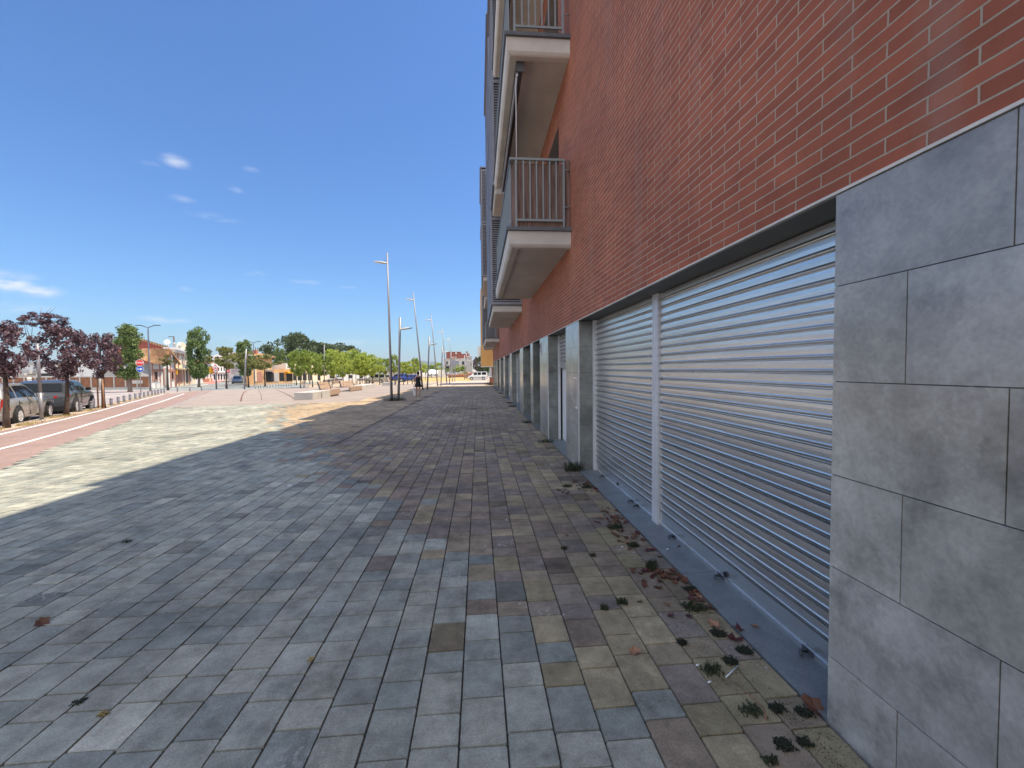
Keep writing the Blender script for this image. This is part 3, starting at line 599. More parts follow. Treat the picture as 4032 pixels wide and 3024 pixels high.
def balcony(y0, y1, zs, x0=.48, rail=True, screen=False, awning=False):
    """zs = top of the drip edge"""
    n = 'balcony'; xo = x0+.03
    b = empty(n, (0, 0, 0)); b.parent = bld; b.location = (-1.545, 0, 0)
    s = MB()
    # fascia with stepped underside: outer ring beam and the raised soffit field
    zf = zs-.055; zb = zs-.31
    def ring(x, ya, yb, za, zb_): return (x, ya, yb, za, zb_)
    prof = [(0, zf), (.012, zb+.05), (.035, zb+.018), (.06, zb)]
    # three visible faces of the ring as one swept profile (offset inward, height)
    for i in range(len(prof)-1):
        o0, za = prof[i]; o1, zc = prof[i+1]
        A = [(D, y0+o0, za), (xo+o0, y0+o0, za), (xo+o0, y1-o0, za), (D, y1-o0, za)]
        B = [(D, y0+o1, zc), (xo+o1, y0+o1, zc), (xo+o1, y1-o1, zc), (D, y1-o1, zc)]
        for k in range(3): s.add([A[k], A[k+1], B[k+1], B[k]], [(0, 1, 2, 3)])
    i0 = .06; i1 = .17
    A = [(D, y0+i0, zb), (xo+i0, y0+i0, zb), (xo+i0, y1-i0, zb), (D, y1-i0, zb)]; B = [(D, y0+i1, zb), (xo+i1, y0+i1, zb), (xo+i1, y1-i1, zb), (D, y1-i1, zb)]
    Cc = [(D, y0+i1, zb+.03), (xo+i1, y0+i1, zb+.03), (xo+i1, y1-i1, zb+.03), (D, y1-i1, zb+.03)]
    for k in range(3): s.add([A[k], A[k+1], B[k+1], B[k]], [(0, 1, 2, 3)]); s.add([B[k], B[k+1], Cc[k+1], Cc[k]], [(0, 1, 2, 3)])
    s.add(Cc, [(0, 1, 2, 3)])
    s.add([(D, y0, zf), (xo, y0, zf), (xo, y1, zf), (D, y1, zf)], [(0, 1, 2, 3)])
    s.build('slab', MT['plaster'], b, fix=False)
    d = MB(); d.box((x0, y0-.045, zs-.052), (D-.001, y1+.045, zs)); d.build('drip_edge', MT['drip'], b)
    if rail:
        xr = x0+.08; zr = zs+.02; zt = zs+1.12; m_ = MB()
        yn = y0+.02
        m_.box((xr-.02, yn-.02, zt-.035), (D-.10, yn+.02, zt)); m_.box((xr+.09, yn-.012, zs+.11), (D-.12, yn+.012, zs+.145))
        m_.box((xr+.07, yn-.018, zs), (xr+.10, yn+.018, zt-.036)); m_.box((D-.13, yn-.018, zs), (D-.10, yn+.018, zt-.036))
        nb_ = 6
        for k in range(1, nb_+1):
            xx = xr+.10+(D-.13-xr-.10)*k/(nb_+1); m_.box((xx-.011, yn-.008, zs+.146), (xx+.011, yn+.008, zt-.036))
        m_.box((xr-.02, yn+.021, zt-.035), (xr+.02, y1, zt)); m_.box((xr-.012, yn+.1, zs+.11), (xr+.012, y1, zs+.145))
        yy = yn+.12
        while yy < y1: m_.box((xr-.008, yy-.011, zs+.02), (xr+.008, yy+.011, zt-.036)); yy += .125
        for zz in (zs+.35, zs+.95): m_.tube([(D-.10, yn, zz), (D, yn, zz)], .008, 6)
        m_.build('railing', MT['rail'], b)
    if screen:
        c = MB(); c.box((x0+.13, y0+.07, zs+.005), (D-.09, y0+.085, zs+1.06)); c.box((x0+.115, y0+.09, zs+.005), (x0+.13, y1-.3, zs+1.02)); c.build('privacy_screen', MT['screen'], b)
        c = MB(); c.box((D-.085, y0+.05, zs+.005), (D-.004, y0+.07, zs+1.12)); c.build('side_screen', MT['screen'], b)
    if awning:
        zc = zs+3.07-.31-.09
        a = MB(); a.tube([(x0+.27, y0+.22, zc), (x0+.27, y1-.2, zc)], .05, 12); a.box((x0+.20, y0+.19, zc-.06), (x0+.34, y0+.215, zc+.10)); aw = a.build('awning', MT['dsteel'], b)
        a = MB(); a.box((x0+.205, y0+.23, zc-.11), (x0+.235, y1-.2, zc-.06)); a.build('front_bar', MT['alloy'], aw)
        a = MB(); a.tube([(x0+.22, y0+.24, zc-.05), (x0+.205, y0+.28, zc-.25), (x0+.205, y0+.30, zs+.4)], .009, 6); a.build('crank', MT['alloy'], aw)
    # glazed door behind
    g = MB(); g.box((D-.006, y0+1.0, zs+.01), (D-.001, y1-.8, zs+2.2)); g.build('balcony_door', MT['glass'], b)
    return b
for zs, kw in ((3.90, dict(screen=True, awning=True)), (6.97, dict(awning=True)), (10.04, dict(awning=True))): balcony(6.86, 12.0, zs, **kw)
balcony(6.86, 12.0, 13.11, rail=False)
for zs in (3.90, 6.97, 10.04): balcony(30.8, 35.3, zs)
balcony(30.8, 35.3, 13.11, rail=False)
balcony(41.0, 44.2, 3.90); balcony(41.0, 44.2, 6.97); balcony(41.0, 44.2, 10.04)
def bay(y0, y1, z0, z1_, x0, nm='louvred_bay', xin=D):
    b = empty(nm, (0, 0, 0)); b.parent = bld; b.location = (-1.545, 0, 0)
    f = MB(); t = .07; zz = z0
    for (xa, ya) in ((x0, y0), (x0, y1-t), (x0, (y0+y1)/2-t/2)): f.box((xa, ya, z0), (xa+t, ya+t, z1_))
    f.box((xin-t-.002, y0, z0), (xin-.002, y0+t, z1_))
    while zz < z1_-.05:
        for za in (zz, min(zz+2.9, z1_-.1)): f.box((x0+.001, y0+.001, za), (xin-.003, y0+t-.001, za+.09)); f.box((x0+.001, y0+t, za), (x0+t-.001, y1-.001, za+.09))
        zz += 3.07
    f.box((x0-.06, y0-.06, z1_), (xin-.003, y1+.06, z1_+.06))
    f.build('frame', MT['louver'], b)
    s = MB(); z = z0+.12
    while z < z1_-.1:
        s.box((x0+t, y0+.015, z), (xin-t, y0+.05, z+.035)); s.box((x0+.015, y0+t, z), (x0+.05, y1-t, z+.035)); z += .075
    s.build('louvres', MT['louver'], b)
    k = MB(); k.box((x0+.09, y0+.09, z0), (xin-.004, y1-.09, z1_)); k.build('inner_glazing', MT['dark'], b)
    # slab under it
    s = MB(); s.box((x0+.07, y0+.03, z0-.25), (D-.001, y1-.03, z0-.03)); s.box((x0+.10, y0+.06, z0-.27), (D-.001, y1-.06, z0-.25)); s.build('slab', MT['plaster'], b, bevel=.015)
    d = MB(); d.box((x0, y0-.03, z0-.028), (D-.001, y1+.03, z0-.001)); d.build('drip_edge', MT['drip'], b)
    return b
bay(14.65, 20.25, 3.85, 13.6, .46)
bay(12.35, 14.2, 6.95, 12.6, .47)
bay(24.4, 29.6, 6.97, 13.1, .27)
bay(36.5, 40.0, 3.9, 13.8, .36)

# ------------------------------------------------------------------ small litter near the sill
def leaf_mesh(seed, m):
    r = random.Random(seed); n = 11; V = [(0, 0, .004)]
    for k in range(n):
        t = 2*math.pi*k/n; rr = (.5+.5*abs(math.cos(t/2)))*(1.0 if k % 2 == 0 else .68)*r.uniform(.8, 1.1)
        x, y = rr*math.cos(t), rr*math.sin(t)*.75; V.append((x, y, .28*abs(y)+.22*x*x+r.uniform(0, .16)))
    F_ = [(0, 1+k, 1+(k+1) % n) for k in range(n)]
    V += [(-.55, 0, .05), (-1.1, .08, .02), (-1.1, .10, .05)]; F_.append((n+1, n+2, n+3))
    me = bpy.data.meshes.new('dead_leaf'); me.from_pydata(V, [], F_); me.materials.append(m); return me
LM = [leaf_mesh(i, MT[k]) for i, k in enumerate(['leaf_dry', 'leaf_dry', 'leaf_red', 'leaf_tan', 'leaf_dry', 'leaf_red'])]
def leaf(x, y, s, mi, label, group, z=None):
    s *= 1.5
    o = bpy.data.objects.new('dead_leaf', LM[mi]); COL.objects.link(o); o.location = (x, y, (.008 if z is None else z)+T(x, y)+s*.06)
    o.scale = (s, s, s); o.rotation_euler = (random.uniform(-.5, .5), random.uniform(-.4, .4), random.uniform(0, 6.28)); tag(o, label, 'leaf', group)
def gl(cc, x, y): p = PG(*cc(x, y)); return p.x, p.y
for (cc, x, y, s, mi, lab) in [
        (z1, 958, 930, .032, 3, 'tan curled leaf alone on a brown paver in the near foreground'),
        (z1, 595, 292, .030, 3, 'pinkish curled leaf alone on a tan paver left of the litter line'),
        (z1, 1500, 868, .045, 2, 'large dark red leaf near the sill, nearest the small black moss cushions'),
        (z1, 1532, 812, .030, 2, 'small dark red leaf just above the largest dark red leaf by the sill'),
        (z1, 1950, 1245, .050, 4, 'big orange brown leaf at the foot of the nearest stone pillar'),
        (z1, 1405, 790, .036, 3, 'wide orange tan leaf beside the moss at the sill edge'),
        (z1, 1300, 702, .030, 0, 'bright orange leaf standing in the green weed clump'),
        (z1, 1160, 735, .027, 5, 'dark red leaf left of the green weed clump'),
        (z1, 1262, 742, .024, 5, 'dark red leaf under the green weed clump'),
        (z1, 1135, 672, .028, 3, 'upright tan leaf at the left of the green weed clump'),
        (z1, 990, 658, .020, 5, 'small mauve leaf fragment between the two weed tufts')]:
    gx, gy = gl(cc, x, y); leaf(gx, gy, s, mi, lab, None)
gx, gy = PX(*z1(1207, 357), 1.65)[1], 0
for (x, y, lab) in ((1207, 357, 'dark brown leaf lying on the blue grey door sill'), (1628, 800, 'pale tan leaf lying on the blue grey door sill')):
    p = PG(*z1(x, y)); leaf(p.x, p.y, .024, 4 if x < 1300 else 3, lab, None, z=.013)
p = PG(89*1.8228, 1349*1.8228); leaf(p.x, p.y, .04, 0, 'single rusty leaf alone on the grey pavers at the far left', None)
for (x, y, n, sp, zone) in [(1060, 510, 26, .11, 'below the middle of the nearest shutter'), (840, 210, 28, .15, 'opposite the guide post between the two wide shutters'), (950, 320, 20, .13, 'below the nearest wide shutter, beyond the tall weed'), (1180, 520, 15, .08, 'right of the tall weed against the sill'),
              (720, 20, 15, .2, 'by the far end of the second wide shutter'), (1310, 640, 17, .08, 'over the green weed clump at the sill'), (600, 30, 9, .25, 'scattered two pavers left of the second wide shutter')]:
    gx, gy = gl(z1, x, y)
    for k in range(n):
        xx = min(1.50, gx+random.gauss(0, sp*.7)); yy = gy+random.gauss(0, sp)
        leaf(xx, yy, random.uniform(.016, .034), random.choice([0, 0, 1, 2, 4, 5, 3]), 'withered brown leaf in the litter ' + zone, 'withered leaves ' + zone)
for (x, y) in [(2050, 1640, ), (1880, 1690), (1740, 1660)]:
    pass
def weed(name, x, y, r, h, n, m, label, group=None, flat=.5, z=.004):
    if r < .12: r *= .82; h *= .85
    V = []; F_ = []
    for k in range(int(n*2.2)):
        a = random.uniform(0, 6.28); L_ = r*random.uniform(.15, .6); hh = h*random.uniform(.3, 1); w = random.uniform(.0009, .0024)
        ox, oy = max(-r, min(r, random.gauss(0, r*.55))), max(-r*.8, min(r*.8, random.gauss(0, r*.4))); dx, dy = math.cos(a), math.sin(a); b = len(V)
        p0 = (ox, oy, 0); p1 = (ox+dx*L_*.5, oy+dy*L_*.5, hh*.9); p2 = (ox+dx*L_, oy+dy*L_, hh*(1-flat))
        for p, ww in ((p0, w), (p1, w*.9), (p2, w*.2)): V += [(p[0]-dy*ww, p[1]+dx*ww, p[2]), (p[0]+dy*ww, p[1]-dx*ww, p[2])]
        F_ += [(b, b+1, b+3, b+2), (b+2, b+3, b+5, b+4)]
        # small leaf lobes
        for q in range(2):
            t = random.random(); lx, ly, lz = ox+dx*L_*t, oy+dy*L_*t, hh*.7*t+.004; s_ = random.uniform(.002, .0055); b = len(V)
            V += [(lx-s_, ly, lz), (lx, ly-s_, lz+s_*.6), (lx+s_, ly, lz+s_*.2), (lx, ly+s_, lz+s_*.8)]; F_.append((b, b+1, b+2, b+3))
    me = bpy.data.meshes.new(name); me.from_pydata(V, [], F_); me.materials.append(m)
    o = bpy.data.objects.new(name, me); COL.objects.link(o); o.location = (x, y, z+T(x, y)); tag(o, label, 'weed', group); return o
for (x, y, r, h, n, mk, lab) in [
        (1560, 925, 0.044, 0.015, 105, 'weedd', 'black green moss cushion against the sill, larger of the two nearest the camera'),
        (1490, 985, 0.040, 0.015, 91, 'weedd', 'black green moss cushion on the paver joint below the larger cushion'),
        (1420, 830, 0.048, 0.013, 91, 'weedd', 'dark moss strip beneath the wide orange tan leaf'),
        (1290, 690, .075, .04, 120, 'weed', 'bright green weed clump with leaves caught in it by the sill'),
        (1270, 590, 0.048, 0.019, 84, 'weedd', 'dark creeping weed against the sill beyond the green clump'),
        (1060, 480, .05, .11, 60, 'weed', 'tallest green weed standing among the dead leaves'),
        (800, 695, .03, .04, 30, 'weed', 'thin grass tuft in a paver joint left of the mauve leaf fragment'),
        (895, 665, .04, .05, 40, 'weed', 'grass tuft in a paver joint just left of the mauve leaf fragment'),
        (1225, 885, .03, .03, 70, 'weedd', 'small dark weed in the paver joint left of the moss cushions'),
        (1385, 1040, .06, .05, 45, 'weed', 'spidery weed in the paver joint below the moss cushions'),
        (1600, 1255, .06, .018, 45, 'weed', 'low grass fringe above the pale blue paver at lower right'),
        (1740, 1245, 0.040, 0.019, 62, 'weedd', 'dark weed at the upper edge of the pale blue paver'),
        (1890, 1265, 0.040, 0.022, 62, 'weedd', 'dark weed beside the big orange brown leaf at the pillar foot'),
        (1780, 1440, 0.044, 0.011, 62, 'weedd', 'dark weed along the lower edge of the pale blue paver'),
        (1890, 1430, 0.032, 0.015, 49, 'weedd', 'round dark weed at the lower right corner of the pale blue paver'),
        (1700, 1530, .03, .03, 26, 'weed', 'green grass tuft at the bottom edge of the picture'),
        (580, 365, .03, .03, 25, 'weed', 'small weed in a joint below the pinkish curled leaf'),
        (735, 405, .03, .03, 30, 'weed', 'small weed in a joint between tan pavers left of the tall weed'),
        (860, 250, .09, .05, 90, 'weed', 'green weed in the litter opposite the guide post'),
        (960, 350, .06, .05, 60, 'weed', 'green weed in the litter beyond the tallest weed'),
        (710, 30, .10, .05, 80, 'weed', 'creeping weed in the litter near the second pillar'),
        (600, 25, .07, .04, 50, 'weed', 'low weed two pavers out from the second pillar')]:
    gx, gy = gl(z1, x, y); weed('weed', min(gx, 1.52), gy, r, h, n, MT[mk], lab, z=.008)
for (x, y, lab) in ((470, 1040, 'thin dry weed in a joint beside a dark grey paver at lower left'), (370, 2, 'x'), (225, 1540, 'x')):
    if lab == 'x': continue
gx, gy = gl(lambda x, y: (x/1.229, 1900+y/1.229), 500, 1130); weed('weed', gx, gy, .025, .02, 18, MT['drygrass'], 'thin dry weed in a joint right of the darkest grey paver')
gx, gy = gl(lambda x, y: (x/1.229, 1900+y/1.229), 380, 1070); weed('weed', gx, gy, .03, .012, 22, MT['weedd'], 'low green weed in a joint above the darkest grey paver')
gx, gy = gl(lambda x, y: (x/1.229, 1900+y/1.229), 1505, 865); weed('weed', gx, gy, .018, .01, 22, MT['drygrass'], 'tiny yellow weed at a corner of four grey pavers')
gx, gy = gl(lambda x, y: (x/1.229, 1900+y/1.229), 615, 290); weed('weed', gx, gy, .06, .03, 22, MT['weedd'], 'taller weed alone in the shaded grey paving at left')
gx, gy = 1.46, 6.35; weed('weed', gx, gy, .14, .16, 160, MT['weed'], 'bushy green weed at the foot of the second stone pillar')
for k, yy in enumerate([8.9, 12.2, 17.5, 19.3, 23.0, 27.5, 33.0, 38.0, 43.0]):
    weed('weed', 1.42, yy, .16, .08, 90, MT['weed'], 'low weeds spreading over the paving edge at the foot of the shop fronts', 'weeds along the foot of the shop fronts')
# crumbs of leaf and soil gathered along the sill
V = []; F_ = []; tn = []
for k in range(5200):
    if random.random() < .6: cx0, cy0, sp = random.choice([(1.25, 2.75, .16), (1.22, 2.35, .13), (1.3, 2.05, .10), (1.2, 3.4, .2), (1.1, 4.1, .3), (1.38, 1.75, .10), (1.42, 2.45, .08), (1.3, 4.9, .4), (1.35, 5.9, .4), (1.42, 1.5, .08)]); x, y = random.gauss(cx0, sp*.6), random.gauss(cy0, sp)
    else: y = random.uniform(1.2, 14); x = 1.53-abs(random.gauss(0, .10))
    if x > 1.53: x = 1.53-random.random()*.04
    s = random.uniform(.001, .0042); a = random.uniform(0, 6.28); b0 = len(V); z0 = .0085+T(x, y)
    V += [(x+s*math.cos(a), y+s*math.sin(a), z0+random.random()*.003), (x+s*math.cos(a+2), y+s*math.sin(a+2), z0), (x+s*math.cos(a+4), y+s*math.sin(a+4), z0+random.random()*.004)]; F_.append((b0, b0+1, b0+2))
me = bpy.data.meshes.new('leaf_litter'); me.from_pydata(V, [], F_); me.materials.append(mat('dark litter crumbs', (.095, .065, .042), .95, var=.5, scale=40)); o = bpy.data.objects.new('leaf_litter', me); COL.objects.link(o); tag(o, 'dark crumbs of leaf and soil gathered along the stone sill', 'litter', kind='stuff')
# straw and cigarette ends
s_ = MB(); a = gl(z1, 1462, 1073); b = gl(z1, 1530, 1012); s_.tube([(a[0], a[1], .013), (b[0], b[1], .016)], .0035, 6); tag(s_.build('straw', MT['bag']), 'pale drinking straw lying on a brown paver at lower right', 'straw')
s_ = MB(); pts = [gl(z1, *q) for q in ((1510, 1103), (1600, 1178), (1670, 1245), (1682, 1305))]; s_.tube([(q[0], q[1], .014) for q in pts], [.0016, .002, .0025, .004], 5); tag(s_.build('dry_stem', MT['leaf_tan']), 'long bent dry plant stem lying across the brown pavers', 'stem')
for (x, y, lab) in ((1310, 1010, 'white cigarette end in the joint left of the straw'), (1375, 1103, 'white cigarette end below the spidery weed'), (1145, 372, 'white cigarette end on the blue grey sill'), (900, 360, 'white cigarette end at the left edge of the leaf litter'), (268, 212, 'tiny white scrap on a brown paver in the middle of the walkway')):
    a = gl(z1, x, y); s_ = MB(); s_.tube([(-.009, 0, 0), (.009, .004, 0)], .004, 8); o = s_.build('cigarette_end', MT['signw'], loc=(a[0], a[1], .016)); tag(o, lab, 'cigarette end')
a = gl(lambda x, y: (x, y), 1140, 1915); s_ = MB(); s_.box((-.03, -.02, 0), (.03, .02, .003)); tag(s_.build('paper_scrap', MT['signw'], loc=(a[0], a[1], .012), bevel=.002), 'white paper scrap on the shaded grey paving', 'paper')

# ------------------------------------------------------------------ trees
def crown_mesh(name, m, n, ls, prof, seed, clumps=40, cr=.26, squash=1.0, zr=1.0):
    zr = ASP
    """leaf faces gathered in clumps through a volume; prof(t) gives the radius at height t in 0..1"""
    r = np.random.default_rng(seed); cs = []
    while len(cs) < clumps:
        t = r.random(); R0 = prof(t)
        if r.random() > R0+.15: continue
        q = math.sqrt(r.random()) ** .6; a = r.random()*2*math.pi; lump = 1+.16*math.sin(3*a+seed)+.10*math.sin(5*a+7*t*3+seed)
        cs.append((math.cos(a)*R0*q*lump, math.sin(a)*R0*q*lump, t*zr, cr*r.uniform(.55, 1.25)))
    cs = np.array(cs); w = cs[:, 3]**2; w /= w.sum(); idx = r.choice(len(cs), n, p=w)
    d = r.normal(size=(n, 3)); d /= np.linalg.norm(d, axis=1)[:, None]; rad = r.random(n)**.45
    P = cs[idx, :3] + d*(rad*cs[idx, 3])[:, None]*np.array([1, 1, squash])
    a1 = r.normal(size=(n, 3)); a1 += d*.8; a1 /= np.linalg.norm(a1, axis=1)[:, None]
    up = r.normal(size=(n, 3)); u = np.cross(a1, up); u /= np.linalg.norm(u, axis=1)[:, None]; v = np.cross(a1, u)
    s = ls*r.uniform(.55, 1.25, n)[:, None]
    P_z = P[:, 2].copy()
    V = np.stack([P-u*s, P-v*s*.7, P+u*s, P+v*s*.7], 1).reshape(-1, 3); V[:, 2] /= ASP
    me = bpy.data.meshes.new(name); me.from_pydata(V.tolist(), [], np.arange(4*n).reshape(-1, 4).tolist()); me.materials.append(m); return me
ov = lambda t: math.sin(math.pi*min(max(t, .02), .98))**.55
col_ = lambda t: min(1, .55+2.2*t) if t < .25 else (1.0 - .12*(t-.25) if t < .8 else max(.12, math.sqrt(max(0, 1-((t-.8)/.21)**2))*.93))
flat_ = lambda t: math.sin(math.pi*min(.98, .12+t*.8))**.7
C = {}
ASP = 1.7; C['purple'] = [crown_mesh('crown', MT['L_purple'], 4200, .055, ov, 11+i, 75, .20) for i in range(3)]
ASP = 3.9; C['poplar'] = [crown_mesh('crown', MT['L_dark'], 8500, .085, col_, 21+i, 120, .34) for i in range(2)]
ASP = 2.9; C['lime'] = [crown_mesh('crown', MT['L_lime'], 1700, .105, ov, 31+i, 48, .30) for i in range(4)]
ASP = 2.9; C['green'] = [crown_mesh('crown', MT['L_green'], 1900, .105, ov, 41+i, 50, .30) for i in range(2)]
ASP = 1.5; C['olive'] = [crown_mesh('crown', MT['L_olive'], 2600, .065, flat_, 51+i, 40, .24, .6) for i in range(2)]
ASP = 1.1; C['far'] = [crown_mesh('crown', MT['L_far'], 5200, .045, flat_, 61+i, 60, .22, .7) for i in range(2)]
def trunk_mesh(m, seed, limbs=6, r0=.05):
    """unit trunk: height 1, limbs reach up into the crown"""
    r = random.Random(seed); mb = MB(); lean = r.uniform(-.05, .05)
    mb.tube([(0, 0, -.05), (.006, 0, .2), (lean*.6, .01, .55), (lean, 0, 1.0)], [r0*1.45, r0*1.05, r0*.9, r0*.7], 9)
    for k in range(limbs):
        a = k*2*math.pi/limbs+r.uniform(-.4, .4); l_ = r.uniform(.35, .8); mb.tube([(lean, 0, .93), (lean+math.cos(a)*l_*.18, math.sin(a)*l_*.18, 1.08), (lean+math.cos(a)*l_*.4, math.sin(a)*l_*.4, 1.08+l_*.32)], [r0*.55, r0*.4, r0*.12], 6)
    me_o = mb.build('trunk', m); me = me_o.data; bpy.data.objects.remove(me_o); return me
TR = {k: [trunk_mesh(MT[m], s+i, l, r) for i in range(2)] for k, m, s, l, r in (('purple', 'bark', 1, 6, .04), ('poplar', 'bark2', 3, 3, .10), ('lime', 'bark', 5, 5, .03), ('green', 'bark', 7, 5, .035), ('olive', 'bark', 9, 6, .035), ('far', 'bark', 12, 6, .08))}
tcount = {}
def tree(kind, base, hc, zb, rx, label, group=None, rz=None, ry=None):
    """base point, total height, crown bottom height, crown radius"""
    i = tcount.get(kind, 0); tcount[kind] = i+1
    nm = {'purple': 'plum_tree', 'poplar': 'poplar_tree', 'lime': 'plane_tree', 'green': 'plane_tree', 'olive': 'acacia_tree', 'far': 'broadleaf_tree'}[kind]
    root = empty(nm, base, random.uniform(0, 6.28) if rz is None else rz); tag(root, label, 'tree', group)
    t = bpy.data.objects.new('trunk', TR[kind][i % 2]); COL.objects.link(t); t.parent = root
    ts = zb*1.08; t.scale = (max(.6, ts), max(.6, ts), ts)
    c = bpy.data.objects.new('crown', C[kind][i % len(C[kind])]); COL.objects.link(c); c.parent = root
    c.location = (0, 0, zb); c.scale = (rx, ry or rx, hc-zb)
    return root
def pt(kind, cc, bx, by, top, cb, hw, label, group=None, cx=None):
    """tree read off the photograph: trunk base, crown top and bottom, crown half width"""
    b = PG(*cc(bx, by)); d = np.array(b)-C0; zc = float(d@_F); k = {cA: 2.7654, c2: 3.687, c3: 3.687, c4: 2.5137, cB: 5.53, cF: 6.144}[cc]
    th = math.atan2(math.hypot(d[0], d[1]), 1); ca = zc/math.hypot(d[0], d[1])
    ht = PY(*cc(bx, top), b.y).z-b.z; hb = PY(*cc(bx, cb), b.y).z-b.z
    return tree(kind, b, ht, hb, hw/k*zc/FPX*max(.6, ca)*{'purple': 1.26, 'lime': 1.25, 'green': 1.25}.get(kind, 1.1), label, group)
# purple plums beside the bike lane
G_P = 'purple plum trees along the bike lane'
pt('purple', cA, 75, 1480, 360, 900, 330, 'purple plum tree nearest the camera, its trunk in front of the beige estate car', G_P)
second_plum = pt('purple', cA, 725, 1345, 385, 905, 300, 'purple plum tree with its trunk in front of the grey off-road car', G_P)
pt('purple', cA, 1130, 1262, 470, 900, 200, 'small purple plum tree held between two orange wooden stakes', G_P)
pt('purple', cA, -330, 1640, 150, 880, 330, 'purple plum tree at the left edge, only twigs of its crown in view', G_P)
# tuft and bare twigs growing out of the top of the second plum
b = PG(*cA(725, 1345)); r2 = second_plum; iz = Matrix.Rotation(-r2.rotation_euler.z, 4, 'Z')
def loc2(x, y): q_ = PY(*cA(x, y), b.y)-b; return iz @ q_
c = bpy.data.objects.new('crown', C['purple'][2]); COL.objects.link(c); c.parent = r2; cc_ = loc2(455, 385); c.location = cc_; c.scale = (.80, .80, .62)
tw = MB(); tw.tube([loc2(600, 620), loc2(520, 470), loc2(455, 330)], [.03, .02, .012], 6)
for (x0, y0, x1, y1, x2, y2) in ((300, 520, 262, 350, 258, 250), (330, 540, 290, 380, 300, 300), (340, 540, 350, 400, 395, 310), (470, 300, 500, 230, 560, 165), (500, 280, 550, 215, 615, 160), (440, 300, 440, 230, 455, 160)):
    tw.tube([loc2(x0, y0), loc2(x1, y1), loc2(x2, y2)], [.012, .008, .003], 5)
tw.build('bare_branches', MT['bark2'], r2)
# stakes
b = PG(*cA(1130, 1262))
for dx, lab in ((-.17, 'left orange wooden stake of the small plum tree'), (.10, 'right orange wooden stake of the small plum tree')):
    s_ = MB(); s_.tube([(0, 0, -.1), (0, 0, 1.62)], .035, 8); tag(s_.build('tree_stake', MT['stake'], loc=(b.x+dx, b.y-.12, b.z)), lab, 'stake')
# dry grass in the verge
V = []; F_ = []
for k in range(5200):
    i = random.randrange(1, len(OUTL)-2); t_ = random.random(); a = OUTL[i].lerp(OUTL[i+1], t_)
    q = random.uniform(.32, 1.0); x = a.x-.75*q; y = a.y-.45*q
    if math.sin(x*3.1)+math.sin(y*2.3+1) < .1: continue
    h = random.uniform(.03, .13); an = random.uniform(0, 3.14); dx, dy = math.cos(an)*.009, math.sin(an)*.009; z0 = T(x, y); lx, ly = random.uniform(-.06, .06), random.uniform(-.06, .06); b0 = len(V)
    V += [(x-dx, y-dy, z0), (x+dx, y+dy, z0), (x+lx, y+ly, z0+h)]; F_.append((b0, b0+1, b0+2))
me = bpy.data.meshes.new('verge_grass'); me.from_pydata(V, [], F_); me.materials.append(MT['drygrass']); o = bpy.data.objects.new('verge_grass', me); COL.objects.link(o); tag(o, 'dry yellow grass tufts along the verge between bike lane and kerb', 'grass', kind='stuff')
# poplars
G_C = 'columnar green poplars across the road'
pt('poplar', c2, 415, 1155, 215, 935, 190, 'large columnar green poplar just left of the stop sign', G_C)
pt('poplar', c2, 1415, 1085, 265, 930, 145, 'columnar green poplar in front of the cream two-storey house', G_C)
pt('poplar', c2, 2090, 1070, 430, 900, 105, 'columnar green poplar behind the single-arm lamp post', G_C)
pt('poplar', c3, 745, 830, 345, 720, 72, 'small columnar green poplar in front of the ochre house corner', G_C)
# acacias
G_A = 'olive green acacias in front of the street'
pt('olive', c2, 1815, 1108, 520, 810, 195, 'broad olive acacia left of the single-arm lamp post', G_A)
pt('olive', c2, 2135, 1090, 590, 820, 190, 'broad olive acacia right behind the single-arm lamp post', G_A)
pt('olive', c3, 530, 890, 440, 640, 190, 'broad olive acacia in front of the orange roofed house', G_A)
pt('olive', c3, 755, 820, 490, 650, 95, 'small olive acacia between the ochre house and the plaza trees', G_A)
pt('olive', c2, 965, 1130, 620, 775, 80, 'thin young acacia in front of the white gabled house', G_A)
pt('olive', c3, -30, 890, 345, 600, 140, 'olive acacia furthest back over the side street', G_A)
# big dark trees behind
b = PY(*c3(885, 800), 125); tree('far', (b.x, b.y, T(b.x, b.y)), PY(*c3(885, 190), 125).z-b.z+1.2, 4.5, 7.4, 'huge dark green tree rising behind the plaza trees', 'dark trees on the skyline')
b = PY(*c3(1190, 800), 140); tree('far', (b.x, b.y, T(b.x, b.y)), PY(*c3(1190, 262), 140).z-b.z+0, 5, 8.0, 'long dark green tree right of the huge dark tree', 'dark trees on the skyline')
b = PY(*c3(1400, 800), 150); tree('far', (b.x, b.y, T(b.x, b.y)), PY(*c3(1400, 300), 150).z-b.z+0, 5, 7, 'lower dark green tree on the skyline behind the yellowest plaza tree', 'dark trees on the skyline')
b = PY(*c3(1620, 800), 160); tree('far', (b.x, b.y, T(b.x, b.y)), PY(*c3(1620, 365), 160).z-b.z+1, 4, 8, 'last dark green tree at the right end of the skyline trees', 'dark trees on the skyline')
